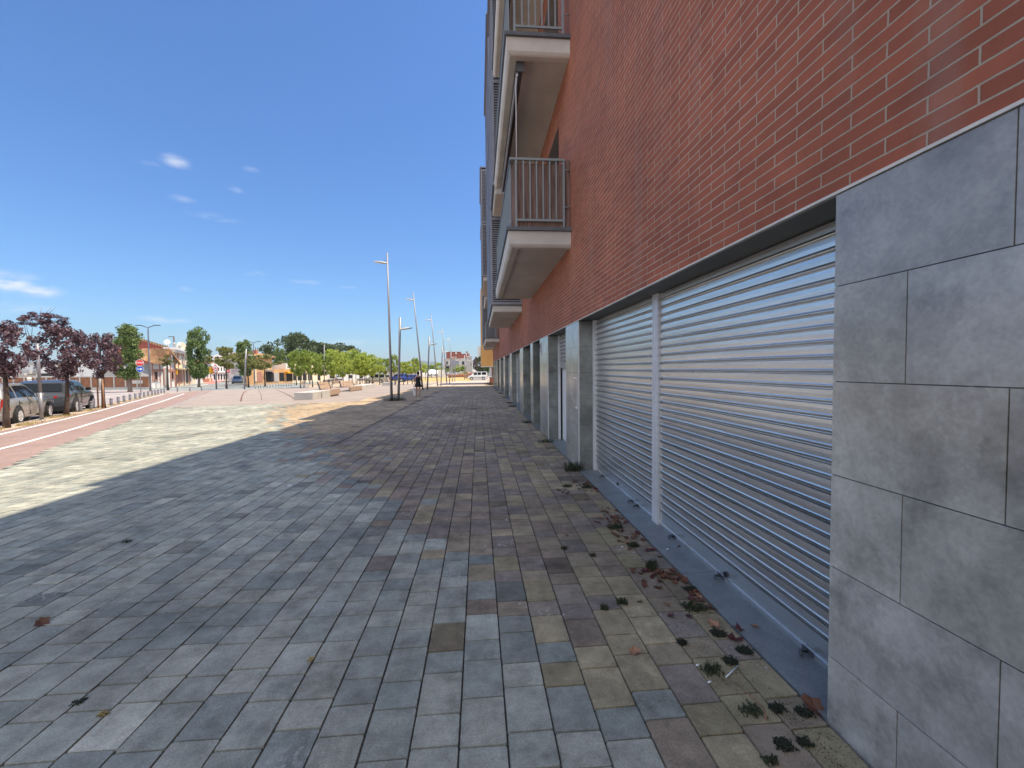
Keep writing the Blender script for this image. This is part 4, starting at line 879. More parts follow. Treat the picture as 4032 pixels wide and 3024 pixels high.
# young plaza trees, left to right: (view, x, base y, crown top, crown bottom, half width, kind)
PT = [(c3, 1045, 912, 330, 725, 140, 'green'), (c3, 1220, 900, 365, 715, 120, 'green'), (c3, 985, 872, 420, 700, 90, 'green'), (c3, 1110, 845, 400, 700, 95, 'green'), (c3, 1387, 866, 400, 725, 115, 'green'), (c3, 1330, 842, 420, 700, 85, 'green'),
      (c3, 1517, 860, 345, 725, 115, 'lime'), (c3, 1575, 830, 390, 705, 85, 'green'), (c3, 1668, 892, 410, 740, 115, 'lime'), (c3, 1797, 832, 360, 700, 110, 'lime'), (c3, 1750, 826, 400, 695, 80, 'green'), (c3, 1852, 848, 370, 725, 90, 'green'), (c3, 1905, 864, 430, 735, 100, 'lime'),
      (c3, 1980, 858, 410, 725, 90, 'lime'), (c3, 2003, 852, 440, 715, 70, 'lime'), (c3, 2095, 856, 440, 725, 100, 'lime'), (c4, 45, 1393, 1085, 1290, 55, 'lime'), (c4, 95, 1385, 1095, 1285, 45, 'lime'), (c4, 170, 1395, 1125, 1290, 55, 'lime'),
      (c4, 240, 1396, 1130, 1290, 50, 'lime'), (c4, 302, 1392, 1125, 1285, 45, 'green'), (c4, 385, 1385, 1100, 1280, 42, 'green'), (c4, 475, 1395, 1165, 1285, 38, 'lime'), (c4, 517, 1392, 1160, 1285, 42, 'lime'), (c4, 560, 1388, 1170, 1280, 38, 'lime'), (c4, 598, 1366, 1120, 1275, 36, 'green'),
      (c4, 660, 1360, 1180, 1275, 42, 'lime'), (c4, 690, 1352, 1190, 1285, 30, 'lime')]
ordn = ['first', 'second', 'third', 'fourth', 'fifth', 'sixth', 'seventh', 'eighth', 'ninth', 'tenth', 'eleventh', 'twelfth', 'thirteenth', 'fourteenth', 'fifteenth', 'sixteenth', 'seventeenth', 'eighteenth', 'nineteenth', 'twentieth',
        'twenty-first', 'twenty-second', 'twenty-third', 'twenty-fourth', 'twenty-fifth', 'twenty-sixth', 'twenty-seventh', 'twenty-eighth', 'twenty-ninth', 'thirtieth']
kinv = {cA: 2.7654, c2: 3.687, c3: 3.687, c4: 2.5137}
PT.sort(key=lambda q: q[0](q[1], 0)[0])
for i, (cc, x, by, tp_, cb, hw, kd) in enumerate(PT):
    pt(kd, cc, x, by, tp_, cb, hw, ('yellowish lime' if kd == 'lime' else 'fresh green') + ' young plaza tree on a thin trunk, %s from the left' % ordn[i], 'young trees in the plaza')
G_F = 'small green trees before the far apartment block'
for i, (x, top, hw) in enumerate([(600, 350, 60), (760, 290, 95), (980, 430, 55), (1250, 360, 85), (1370, 380, 75), (1150, 440, 50)]):
    b = PY(*cF(x, 600), 150); b.z = T(b.x, 150); tree('lime' if i % 2 else 'green', b, PY(*cF(x, top), 150).z-b.z, 1.6, hw/6.144*150/FPX*1.35, 'small distant green tree, %s in the row before the far block' % ordn[[0, 1, 2, 4, 5, 3][i]], G_F)
b = PY(*cF(1880, 600), 100); b.z = T(b.x, 100); tree('far', b, 5.6, 1.6, 2.0, 'dark tree in the shade under the ochre building')
b = PY(*cF(1740, 600), 130); b.z = T(b.x, 130); tree('purple', b, 6.0, 2.2, 2.2, 'distant purple tree at the end of the walkway')

# ------------------------------------------------------------------ street furniture
G_B = 'short grey bollards along the bike lane'
BB = [(cA, 305, 1392), (cA, 877, 1303), (cA, 995, 1278)] + [(c2, x, y) for x, y in ((141, 1352), (243, 1325), (328, 1302), (414, 1278), (491, 1262), (557, 1248), (620, 1235), (679, 1218), (735, 1205), (780, 1197), (823, 1185), (867, 1172), (910, 1165), (1103, 1150), (1283, 1142), (1452, 1130))]
bm_ = MB(); bm_.lathe([(0, .38), (.05, .378), (.072, .36), (.078, .34), (.078, .325), (.066, .32), (.066, .31), (.072, .305), (.072, 0), (.072, -.08)], n=16)
proto = bm_.build('bollard', mat('bollard cast iron', (.20, .195, .215), .6, metal=.3, var=.15, scale=9))
for i, (cc, x, y) in enumerate(BB):
    p = PG(*cc(x, y)); o = proto if i == 0 else proto.copy()
    if i: COL.objects.link(o)
    o.location = p
    if i: o.scale = (1, 1, 1.15)
    tag(o, 'short grey bollard by the bike lane, %s counting away from the camera' % ordn[i], 'bollard', G_B)
G_T = 'thin posts around the park edge'
tp0 = MB(); tp0.tube([(0, 0, -.1), (0, 0, .98)], .045, 8); tp0.lathe([(.048, .9), (.048, .99), (.0, 1.0)], n=8); proto = tp0.build('thin_post', MT['concd'])
TP = [(385, 921), (433, 917), (468, 914), (514, 914), (558, 910), (603, 908), (645, 904), (688, 902), (727, 900), (765, 898), (802, 895), (840, 892), (876, 890), (911, 888), (957, 868)]
for i, (x, y) in enumerate(TP):
    o = proto if i == 0 else proto.copy()
    if i: COL.objects.link(o)
    p = PG(*c3(x, y)); o.location = p; o.scale = (1, 1, (PY(*c3(x, y-72), p.y).z-p.z)/1.0)
    tag(o, 'thin grey-topped post at the park edge, %s from the left' % ordn[i], 'post', G_T)

def lamp_head(parent, p, side, s=1.0, tilt=.0):
    """flat teardrop luminaire on a short bracket ring"""
    h = MB(); V = []; n = 14; mt = Matrix.Translation(p) @ Matrix.Rotation(tilt*side, 4, 'Y')
    prof = [(.03, .05, .05), (.10, .10, .06), (.30, .17, .065), (.52, .15, .05), (.68, .06, .025), (.70, .01, .005)]
    for (x, w, hh) in prof:
        for k in range(n):
            t = 2*math.pi*k/n; zz = math.sin(t); V.append(mt @ Vector((side*x*s, math.cos(t)*w*s, (zz*hh if zz > 0 else zz*hh*.7)*s)))
    F2 = [(i*n+k, i*n+(k+1) % n, (i+1)*n+(k+1) % n, (i+1)*n+k) for i in range(len(prof)-1) for k in range(n)]
    h.add(V, F2, 0, True); h.add(V[-n:], [tuple(range(n))]); h.add(V[:n], [tuple(range(n))]); ho = h.build('lamp_head', MT['steelw'], parent)
    r_ = MB(); pts = [mt @ Vector((side*(.02+.09*(1+math.cos(a)))*s, 0, (.03+.13*math.sin(a))*s)) for a in [math.pi*k/7 for k in range(8)]]; r_.tube(pts, .013*s, 6); r_.build('bracket', MT['steel'], parent)
LA = [((358, 1555), (312, 88), 195, -1, 'tallest lamp mast, nearest of the leaning row', 'tall'), ((425, 1552), (440, 727), 848, 1, 'short lamp post beside the nearest tall lamp mast', 'short'), ((665, 1450), (570, 480), 558, -1, 'tall leaning lamp mast directly behind the woman in black', 'tall'), ((710, 1450), (730, 920), 1000, 1, 'short lamp post just right of the woman in black', 'short'),
      ((812, 1408), (746, 700), 758, -1, 'third tall leaning lamp mast of the row', 'tall'), ((845, 1405), (860, 1018), 1076, 1, 'third short lamp post of the row', 'short'), ((903, 1380), (858, 832), 877, -1, 'fourth tall leaning lamp mast of the row', 'tall'), ((930, 1380), (945, 1075), 1128, 1, 'fourth short lamp post of the row', 'short'),
      ((960, 1365), (927, 912), 951, -1, 'farthest tall leaning lamp mast of the row', 'tall'), ((982, 1362), (993, 1115), 1155, 1, 'fifth short lamp post of the row', 'short')]
for (b, t, hy, side, lab, kd) in LA:
    p = PG(*c4(*b)); q = PY(*c4(*t), p.y); root = empty('lamp_post', p); tag(root, lab, 'lamp post', kd + ' lamp posts of the walkway row'); d = q-p
    m_ = MB(); r0 = .072 if kd == 'tall' else .068; m_.tube([d*-.01, d*.45, d], [r0, r0*.8, r0*.5 if kd == 'tall' else r0*.85], 12); m_.build('pole', MT['steel'], root)
    m_ = MB(); m_.lathe([(.13, -.02), (.13, .012), (.0, .013)], n=14); m_.build('base_plate', MT['steel'], root)
    hz = PY(*c4(b[0]+(t[0]-b[0])*.8, hy), p.y).z-p.z; lamp_head(root, d*(hz/d.z), side, s=1.0 if kd == 'tall' else .95, tilt=-.12)
for i, (x, top, Y) in enumerate([(1412, 120, 96), (1455, 60, 108), (1490, 175, 120)]):
    b = PY(*cF(x, 600), Y); b.z = T(b.x, Y); q = PY(*cF(x-6, top), Y); root = empty('lamp_post', b); tag(root, ['pale far lamp post before the left half of the far block corner', 'far lamp post at the right corner of the far block', 'last pale lamp post right of the far block'][i], 'lamp post', 'far lamp posts'); d = q-b
    m_ = MB(); m_.tube([(0, 0, 0), d], .09, 8); m_.build('pole', MT['steel'], root); lamp_head(root, d*.85, 1 if i else -1, 1.2)
# weeds at the lamp bases
for (b, lab) in (((350, 1556), 'weeds around the foot of the nearest tall lamp mast'), ((428, 1552), 'weeds around the foot of the nearest short lamp post')):
    p = PG(*c4(*b)); weed('weed', p.x, p.y-.1, .35, .22, 160, MT['weedd'], lab)
for k, (x, y) in enumerate([(900, 1420), (800, 1470), (700, 1520), (620, 1560), (560, 1590)]):
    p = PG(*c4(x, y)); weed('weed', p.x, p.y, .3, .08, 60, MT['weedd'], 'low dark weeds in the long seam of the walkway', 'weeds in the long walkway seam')

def double_lamp(cc, bx, by, tx, ty, arm, lab, up=34, Y=None):
    p = PG(*cc(bx, by)) if Y is None else PY(*cc(bx, by), Y)
    if Y is not None: p.z = T(p.x, Y)
    q = PY(*cc(tx, ty), p.y); k = kinv[cc]; zc = float((np.array(p)-C0)@_F); s = zc/FPX/k; root = empty('street_lamp', p); tag(root, lab, 'street lamp', 'two-armed road lamps'); d = q-p; d.x = 0; d.y = 0
    m_ = MB(); m_.tube([(0, 0, 0), d*.5, d], [.11, .09, .06], 10); m_.build('pole', MT['steel'], root)
    for sd in (-1, 1):
        m_ = MB(); e = d+Vector((sd*arm*s*.55, 0, up*s*.8)); m_.tube([d-Vector((0, 0, .05)), e], .045, 8); ar = m_.build('arm', MT['dsteel'], root)
        m_ = MB(); m_.box((e.x-.05 if sd > 0 else e.x-arm*s*.45, -.13, e.z-.04), (e.x+arm*s*.45 if sd > 0 else e.x+.05, .13, e.z+.04)); m_.build('lamp_head', MT['dsteel'], ar, bevel=.02)
    return root
double_lamp(c2, 710, 1142, 675, 216, 165, 'two-armed road lamp standing right of the stop sign')
double_lamp(c3, 380, 870, 372, 252, 108, 'two-armed road lamp above the orange roofed house', up=18, Y=75)
double_lamp(c3, 1180, 870, 1178, 352, 85, 'two-armed lamp half hidden in the plaza trees', up=10, Y=80)
def single_lamp(cc, bx, by, tx, ty, hx, hy, lab, r=.06, hb=None):
    p = PG(*cc(bx, by)); q = PY(*cc(tx, ty), p.y); root = empty('street_lamp', p); tag(root, lab, 'street lamp'); d = q-p
    m_ = MB(); m_.tube([(0, 0, 0), d], [r*1.1, r], 10); m_.build('pole', MT['steel'], root)
    e = PY(*cc(hx, hy), p.y)-p; s = d*((e.z)/d.z); m_ = MB(); m_.tube([s, e], .02, 6); m_.tube([s.lerp(e, .35), e], [.05, .04], 8); m_.build('lamp_head', MT['steelw'], root); return root
single_lamp(c2, 2073, 1117, 2098, 530, 2190, 620, 'single-arm grey lamp post at the far edge of the plaza', r=.085)
single_lamp(c3, 1392, 868, 1388, 292, 1400, 300, 'slim lamp post rising out of the plaza trees', r=.06)
# silver post between the parked cars
p = PG(*cA(455, 1396)); root = empty('lamp_post', p); tag(root, 'square silver post standing in front of the two parked cars', 'post'); q = PY(*cA(405, 560), p.y)-p; q.x *= .9; q.y = 0
m_ = MB(); m_.tube([(0, 0, -.05), (0, 0, .03)], .11, 12); m_.tube([(0, 0, 0), (q.x*.36, 0, q.z*.36)], .062, 12); m_.build('pole', MT['steel'], root)
m_ = MB(); m_.tube([(q.x*.362, 0, q.z*.362), q], [.056, .045], 12); m_.build('upper_pole', MT['steel'], root)
# slim posts by the fence
for i, (x, yb, yt, lab) in enumerate([(325, 1075, 925, 'pale post before the brown fence, left of the silver post'), (740, 1075, 940, 'pale post before the brown fence, behind the second plum trunk'), (1105, 1070, 890, 'pale post before the brown fence, behind the staked tree')]):
    p = PG(*cA(x, yb)); q = PY(*cA(x, yt), p.y); m_ = MB(); m_.tube([(0, 0, -.1), (0, 0, q.z-p.z)], .22, 8); tag(m_.build('post', MT['conc'], loc=p), lab, 'post')

def text(s_, size, m, parent, loc, rot, name='lettering', ext=.002, sx=1):
    c = bpy.data.curves.new(name, 'FONT'); c.body = s_; c.size = size; c.align_x = 'CENTER'; c.align_y = 'CENTER'; c.extrude = ext; c.offset = size*.02; c.materials.append(m)
    o = bpy.data.objects.new(name, c); COL.objects.link(o); o.parent = parent; o.location = loc; o.rotation_euler = rot; o.scale = (sx, 1, 1); return to_mesh(o)
def disc(n, r, y0, y1, c, m, nm, parent, rot0=0.0):
    pl_ = [(c[0]+r*math.cos(rot0+2*math.pi*k/n), y0, c[2]+r*math.sin(rot0+2*math.pi*k/n)) for k in range(n)]; mb = MB(); mb.prism(pl_, (0, y1-y0, 0)); return mb.build(nm, m, parent)
def sign_root(cc, bx, by, tx, ty, lab, m='steel', r=.035, Y=None):
    p = PG(*cc(bx, by)) if Y is None else PY(*cc(bx, by), Y); 
    if Y is not None: p.z = T(p.x, Y)
    q = PY(*cc(tx, ty), p.y)-p; az = math.atan2(p.x, p.y); root = empty('road_sign', p, -az); tag(root, lab, 'road sign'); k = kinv[cc]; zc = float((np.array(p)-C0)@_F); ca = math.cos(math.atan2(p.x, p.y)-YAW)
    m_ = MB(); m_.tube([(0, 0, -.1), (0, 0, q.z)], r, 8); m_.build('pole', MT[m], root)
    return root, p, (lambda y: PY(*cc(bx, y), p.y).z-p.z), zc/FPX/k
# stop and arrow sign
rt_, p, zf, s = sign_root(c2, 572, 1200, 560, 680, 'red stop sign above a round blue arrow sign on a grey pole')
r_ = 50*s*.92; zc_ = zf(733)
a = disc(8, r_*1.06, -.045, -.04, (0, 0, zc_), MT['signw'], 'stop_board', rt_, R(22.5)); disc(8, r_*.97, -.05, -.046, (0, 0, zc_), MT['red'], 'red_face', a, R(22.5))
text('STOP', r_*.78, MT['signw'], a, (0, -.054, zc_), (R(90), 0, 0), sx=.88)
r_ = 47*s*.92; zc_ = zf(823); a = disc(28, r_, -.045, -.04, (0, 0, zc_), MT['signw'], 'arrow_board', rt_); disc(28, r_*.93, -.05, -.046, (0, 0, zc_), MT['blue'], 'blue_face', a)
ar = MB(); ar.prism([(-r_*.68, -.056, zc_-r_*.12), (r_*.1, -.056, zc_-r_*.12), (r_*.1, -.056, zc_-r_*.40), (r_*.72, -.056, zc_), (r_*.1, -.056, zc_+r_*.40), (r_*.1, -.056, zc_+r_*.12), (-r_*.68, -.056, zc_+r_*.12)], (0, .004, 0)); ar.build('arrow', MT['signw'], a)
# warning triangle and speed limit
rt_, p, zf, s = sign_root(c2, 1662, 1115, 1655, 760, 'warning triangle above a round thirty limit sign on a grey pole', r=.06)
zc_ = zf(800); R_ = 44*s; tri = [(-R_, -.07, zc_-R_*.55), (R_, -.07, zc_-R_*.55), (0, -.07, zc_+R_*1.1)]; mb = MB(); mb.prism(tri, (0, .01, 0)); a = mb.build('triangle_board', MT['red'], rt_)
tri = [(q[0]*.7, -.078, zc_+(q[2]-zc_)*.66) for q in tri]; mb = MB(); mb.prism(tri, (0, .006, 0)); mb.build('white_face', MT['signw'], a); mb = MB(); mb.prism([(-R_*.28, -.084, zc_-R_*.25), (R_*.28, -.084, zc_-R_*.25), (R_*.16, -.084, zc_-.0), (-R_*.16, -.084, zc_)], (0, .004, 0)); mb.build('hump_symbol', MT['black'], a)
zc_ = zf(848); a = disc(24, 30*s, -.075, -.07, (0, 0, zc_), MT['red'], 'limit_board', rt_); disc(24, 22*s, -.082, -.077, (0, 0, zc_), MT['signw'], 'white_face', a); text('30', 30*s, MT['black'], a, (0, -.088, zc_), (R(90), 0, 0))
rt_, p, zf, s = sign_root(c2, 1845, 1030, 1845, 810, 'round red no-entry sign across the side street', r=.06); zc_ = zf(852)
a = disc(24, 24*s, -.08, -.07, (0, 0, zc_), MT['red'], 'no_entry_board', rt_); mb = MB(); mb.box((-17*s, -.09, zc_-4*s), (17*s, -.082, zc_+4*s)); mb.build('white_bar', MT['signw'], a)
rt_, p, zf, s = sign_root(c3, 517, 830, 517, 655, 'small red round sign before the ochre arched wall', r=.06); zc_ = zf(690); disc(20, 16*s, -.08, -.07, (0, 0, zc_), MT['red'], 'sign_board', rt_)
# yellow traffic lights
def signal(cc, bx, by, x, y0, y1, w, lab, arm=False):
    p = PG(*cc(bx, by)); k = kinv[cc]; zc = float((np.array(p)-C0)@_F); s = zc/FPX/k; root = empty('traffic_light', p); tag(root, lab, 'traffic light', 'yellow traffic lights'); za, zb_ = PY(*cc(bx, y0), p.y).z-p.z, PY(*cc(bx, y1), p.y).z-p.z; dx = (x-bx)*s
    m_ = MB(); m_.tube([(0, 0, -.1), (0, 0, za+.1)], .06, 8); m_.build('pole', MT['dsteel'], root)
    m_ = MB(); m_.box((dx-w*s/2, -.2, zb_), (dx+w*s/2, .1, za)); hs_ = m_.build('signal_head', MT['yellow'], root, bevel=.04)
    for i in range(3):
        m_ = MB(); z_ = za-(i+.5)*(za-zb_)/3; m_.tube([(dx+w*s*.1, -.19, z_), (dx+w*s*.1, -.32, z_)], (za-zb_)/8, 10); m_.build('lens_hood', MT['black'] if not arm else MT['yellow'], hs_)
signal(c2, 1088, 1075, 1090, 838, 905, 34, 'yellow traffic light at the corner of the white gabled house')
signal(c2, 1672, 1108, 1612, 795, 885, 50, 'yellow traffic light just behind the thirty limit sign', arm=True)
# benches on concrete blocks
def bench(A, B, wdt, wood0, wood1, back, lab):
    """long concrete block from A to B (near to far along its right edge), wooden slatted part between fractions"""
    u = (B-A); L_ = Vector((u.x, u.y)).length; az = math.atan2(-u.x, u.y); root = empty('bench', (A.x, A.y, min(A.z, B.z)), az); tag(root, lab, 'bench', 'concrete benches with timber seats')
    m_ = MB(); hh = .47
    def seg(a, b): m_.box((-wdt, a, -.1), (0, b, hh))
    if wood0 > .05: seg(0, wood0*L_*.45); seg(wood0*L_*.45+.16, wood0*L_)
    seg(wood1*L_, L_) if wood1 < .98 else None
    if wood0 > .05: m_.box((-wdt+.1, wood0*L_*.45, -.1), (-.1, wood0*L_*.45+.16, hh-.06))
    m_.box((-wdt+.12, wood0*L_, -.1), (-.12, wood1*L_, .12)); m_.build('concrete_block', MT['conc'], root, bevel=.012)
    sl = MB(); ya, yb = wood0*L_+.01, wood1*L_-.01
    for i in range(3): sl.box((-.045, ya, .13+i*.115), (.0, yb, .23+i*.115))
    n = 5
    for i in range(n): sl.box((-wdt+(wdt-.05)*i/n, ya, hh-.035), (-wdt+(wdt-.05)*(i+.86)/n, yb, hh+.005))
    sl.build('seat', MT['wood'], root)
    bk = MB(); mt = Matrix.Translation((-wdt*.62, 0, hh+.02)) @ Matrix.Rotation(R(-18), 4, 'Y')
    for i in range(3): bk.box((-.02, ya, .06+i*.15), (.02, yb, .18+i*.15), mat=mt)
    bk.build('backrest', MT['wood'], root); fr = MB(); fr.box((-.03, ya-.04, -.02), (.05, ya, .56), mat=mt); fr.box((-.03, yb-.05, -.02), (.05, yb-.01, .56), mat=mt); fr.build('end_frame', MT['dsteel'], root)
b1 = gp(c3, (1222, 1082), (1625, 1018)); bench(b1[0], b1[1], 1.05, .60, 1.0, True, 'nearest concrete bench with its timber seat and backrest at the far end')
b2 = gp(c3, (1770, 965), (2130, 915)); bench(b2[0], b2[1], 1.25, .0, .42, True, 'farther concrete bench with timber seat and backrest at its near end')
b3 = gp(c4, (372, 1402), (405, 1395)); bench(b3[0], b3[1], 1.4, .45, 1.0, True, 'farthest low concrete bench just left of the nearest tall lamp mast')
def seat(cc, x, y, az, lab, col='dsteel', s=1.0, back=True):
    p = PG(*cc(x, y)); root = empty('park_chair', p, az); tag(root, lab, 'chair', 'park seats among the trees'); f = MB()
    for sx in (-.5, .5):
        f.box((sx-.025, -.25, 0), (sx+.025, -.2, .45)); f.box((sx-.025, .2, 0), (sx+.025, .25, .9 if back else .45)); f.box((sx-.025, -.25, .60), (sx+.025, .25, .64))
    f.build('frame', MT['dsteel'], root); g = MB()
    for i in range(4): g.box((-.55, -.24+i*.12, .43), (.55, -.14+i*.12, .46))
    g.build('seat', MT[col], root)
    if back:
        g = MB()
        for i in range(3): g.box((-.55, .2, .52+i*.13), (.55, .23, .62+i*.13))
        g.build('backrest', MT[col], root)
seat(cB, 740, 640, .1, 'dark park seat between the plaza trunks, left one', 'dsteel'); seat(cB, 860, 625, .6, 'dark park seat seen end-on behind the nearest bench backrest')
seat(cB, 960, 690, .2, 'timber park seat right behind the nearest bench backrest', 'wood'); seat(cB, 265, 705, 1.4, 'timber park chair beside the first plaza trunk', 'wood'); seat(cB, 1480, 600, .2, 'dark park seat among the trunks right of the middle', 'dsteel'); seat(cB, 1580, 595, .3, 'dark park seat furthest right among the trunks')
# utility box
p = PG(*c2(2020, 1028)); root = empty('utility_box', p, .5); tag(root, 'grey metal utility box on a concrete foot beside the dark blue car', 'utility box'); m_ = MB(); m_.box((-1.25, -.5, .35), (1.25, .5, 2.35)); m_.build('cabinet', MT['greywall'], root, bevel=.03); m_ = MB(); m_.box((-1.3, -.55, -.3), (1.3, .55, .348)); m_.build('foot', MT['concd'], root)
# white barriers
for i, (x0, x1) in enumerate([(640, 695), (700, 785), (793, 855), (860, 915), (920, 1012)]):
    a, b = PG(*c2(x0, 1110+(-6*i))), PG(*c2(x1, 1106-6*i)); root = empty('white_barrier', a, math.atan2(b.y-a.y, b.x-a.x)); tag(root, 'white mesh barrier panel before the gabled house, %s from the left' % ordn[i], 'barrier', 'white barrier panels'); L_ = (b-a).length; hh = PY(*c2(x0, 1025), a.y).z-a.z
    m_ = MB(); m_.box((0, -.02, 0), (L_*.97, .02, hh)); m_.build('panel', MT['white'], root); m_ = MB()
    for xx in (0, L_*.97): m_.box((xx-.05, -.05, -.1), (xx+.05, .05, hh+.06))
    m_.box((0, -.045, hh), (L_*.97, .045, hh+.06)); m_.build('frame', MT['conc'], root)

# ------------------------------------------------------------------ cars
def car(name, loc, az, col, L_=4.4, W=1.8, Ht=1.5, kind='wagon', label='', cat='car', group=None, detail=True, scale=1.0):
    """x across, y forward (front at +y); stations of the body outline from rear to front"""
    root = empty(name, loc, az); tag(root, label, cat, group); root.scale = (scale,)*3; P_ = paint(name+' paint', col)
    hb = {'wagon': .93, 'suv': 1.05, 'van': 1.02, 'hatch': .92}[kind]
    # (y fraction, belt height, roof height, half width factor, roof half width factor)
    if kind == 'van': S = [(0, .80*hb, .84*hb, .90, .80), (.006, hb, Ht*.93, .96, .86), (.05, hb+.02, Ht, .99, .88), (.30, hb+.02, Ht, 1, .88), (.60, hb, Ht*.995, 1, .87), (.70, hb-.01, Ht*.93, 1, .84), (.835, hb-.02, hb+.03, 1, .90), (.90, hb-.10, hb-.05, .98, .88), (.97, hb-.24, hb-.18, .93, .82), (1, hb-.42, hb-.40, .86, .75)]
    elif kind == 'suv': S = [(0, hb*.80, hb*.83, .88, .82), (.015, hb, hb+.03, .95, .88), (.06, hb+.02, Ht*.93, .98, .82), (.13, hb+.02, Ht, .99, .78), (.35, hb+.01, Ht, 1, .78), (.52, hb, Ht*.985, 1, .77), (.60, hb-.01, Ht*.92, 1, .77), (.72, hb-.03, hb+.05, 1, .86), (.82, hb-.06, hb+.0, .99, .86), (.94, hb-.14, hb-.08, .95, .82), (.985, hb-.27, hb-.24, .88, .76), (1, hb-.5, hb-.48, .84, .74)]
    else: S = [(0, hb*.82, hb*.85, .86, .80), (.012, hb-.02, hb+.02, .94, .84), (.055, hb+.0, Ht*.86, .97, .76), (.12, hb+.01, Ht*.975, .985, .74), (.28, hb+.01, Ht, 1, .75), (.46, hb, Ht*.985, 1, .74), (.55, hb-.01, Ht*.90, 1, .74), (.70, hb-.03, hb+.05, 1, .84), (.80, hb-.06, hb+.0, .99, .84), (.92, hb-.15, hb-.10, .95, .80), (.98, hb-.28, hb-.26, .88, .74), (1, hb-.46, hb-.44, .84, .7)]
    zb = .20; V = []; n = 0; w = W/2
    def sec(s):
        f, be, ro, wf, rf = s; y = (f-.5)*L_; a = w*wf; r_ = w*rf; cab = ro > be+.08
        mid = .5*(zb+be)
        pts = [(0, zb), (a*.86, zb), (a*.975, zb+.10), (a, mid), (a*.985, be-.06), (a*.955, be), ((a*.955+r_)*.5+.01, be+(ro-be)*.5), (r_, ro-.05*(1 if cab else .3)), (r_*.88, ro-.012*(1 if cab else .5)), (r_*.45, ro), (0, ro+.006)]
        return [(x, y, z) for x, z in pts]
    SS = [sec(s) for s in S]; m = len(SS[0]); mb = MB()
    for sx in (1, -1):
        V = [(sx*p_[0], p_[1], p_[2]) for s in SS for p_ in s]
        mb.add(V, [(i*m+j, i*m+j+1, (i+1)*m+j+1, (i+1)*m+j) for i in range(len(SS)-1) for j in range(m-1)], 0, True)
        mb.add([(sx*p_[0], p_[1], p_[2]) for p_ in SS[0]], [tuple(range(m))]); mb.add([(sx*p_[0], p_[1], p_[2]) for p_ in SS[-1]], [tuple(range(m))])
    body = mb.build('body', P_, root)
    bmx = bmesh.new(); bmx.from_mesh(body.data); bmesh.ops.remove_doubles(bmx, verts=bmx.verts, dist=.0005); bmesh.ops.recalc_face_normals(bmx, faces=bmx.faces)
    for f in bmx.faces: f.smooth = True
    bmx.to_mesh(body.data); bmx.free(); es = body.modifiers.new('edge', 'EDGE_SPLIT'); es.split_angle = R(38)
    # interpolated side surface for glass
    def side(f, t, off=.006):
        for a, b in zip(S, S[1:]):
            if a[0] <= f <= b[0]: q = (f-a[0])/(b[0]-a[0]); s = [a[i]+(b[i]-a[i])*q for i in range(5)]; break
        f_, be, ro, wf, rf = s; y = (f-.5)*L_; x0, z0 = w*wf*.955, be; x2, z2 = w*rf, ro-.05
        xm, zm = (x0+x2)*.5+.01, be+(ro-be)*.5
        if t < .5: q = t*2; return (x0+(xm-x0)*q+off, y, z0+(zm-z0)*q)
        q = t*2-1; return (xm+(x2-xm)*q+off, y, zm+(z2-zm)*q)
    wins = {'wagon': [(.075, .20), (.225, .40), (.425, .575)], 'hatch': [(.09, .2), (.225, .40), (.425, .575)], 'suv': [(.115, .215), (.24, .42), (.445, .60)], 'van': [(.06, .28), (.33, .50), (.53, .70)]}[kind]
    for (f0, f1) in wins:
        for sx in (1, -1):
            N = 7; vs = []
            for i in range(N):
                f = f0+(f1-f0)*i/(N-1)
                for t in (.10, .5, .90): q = side(f, t); vs.append((sx*q[0], q[1], q[2]))
            g = MB(); g.add(vs, [(i*3+j, i*3+j+1, (i+1)*3+j+1, (i+1)*3+j) for i in range(N-1) for j in range(2)], 0, True); g.build('side_window', MT['glass'], root, fix=False)
    # windscreen and rear window
    def glass(i, j, a, b, nm, off):
        s0, s1 = S[i], S[j]; g = MB(); vs = []
        for q in (a, (a+b)/2, b):
            y = ((s0[0]+(s1[0]-s0[0])*q)-.5)*L_; z = (s0[2]+(s1[2]-s0[2])*q); r_ = w*(s0[4]+(s1[4]-s0[4])*q)*.84
            vs += [(-r_, y, z), (0, y, z+.006), (r_, y, z)]
        nrm = Vector((0, off, .012)); vs = [tuple(Vector(v)+nrm) for v in vs]; g.add(vs, [(0, 1, 4, 3), (1, 2, 5, 4), (3, 4, 7, 6), (4, 5, 8, 7)], 0, True); g.build(nm, MT['glass'], root, fix=False)
    if kind == 'wagon' or kind == 'hatch': glass(6, 7, .06, .92, 'windscreen', .02); glass(1, 2, .08, .92, 'rear_window', -.03)
    elif kind == 'suv': glass(6, 7, .06, .92, 'windscreen', .02); glass(1, 2, .06, .9, 'rear_window', -.04)
    else: glass(5, 6, .04, .92, 'windscreen', .02)
    if kind == 'van': g = MB(); g.box((-w*.78, -.5*L_-.012, hb+.08), (w*.78, -.5*L_+.02, Ht*.86)); g.build('rear_window', MT['glass'], root)
    # bumpers, arches, sills
    d = MB(); d.box((-w*.88, -.5*L_-.03, .22), (w*.88, -.5*L_+.12, .46)); d.build('bumper', P_ if kind == 'wagon' else MT['black'], root, bevel=.03); d = MB(); d.box((-w*.84, .5*L_-.10, .20), (w*.84, .5*L_+.03, .40)); d.build('bumper', P_ if kind == 'wagon' else MT['black'], root, bevel=.03)
    rw = .325 if kind != 'suv' else .36
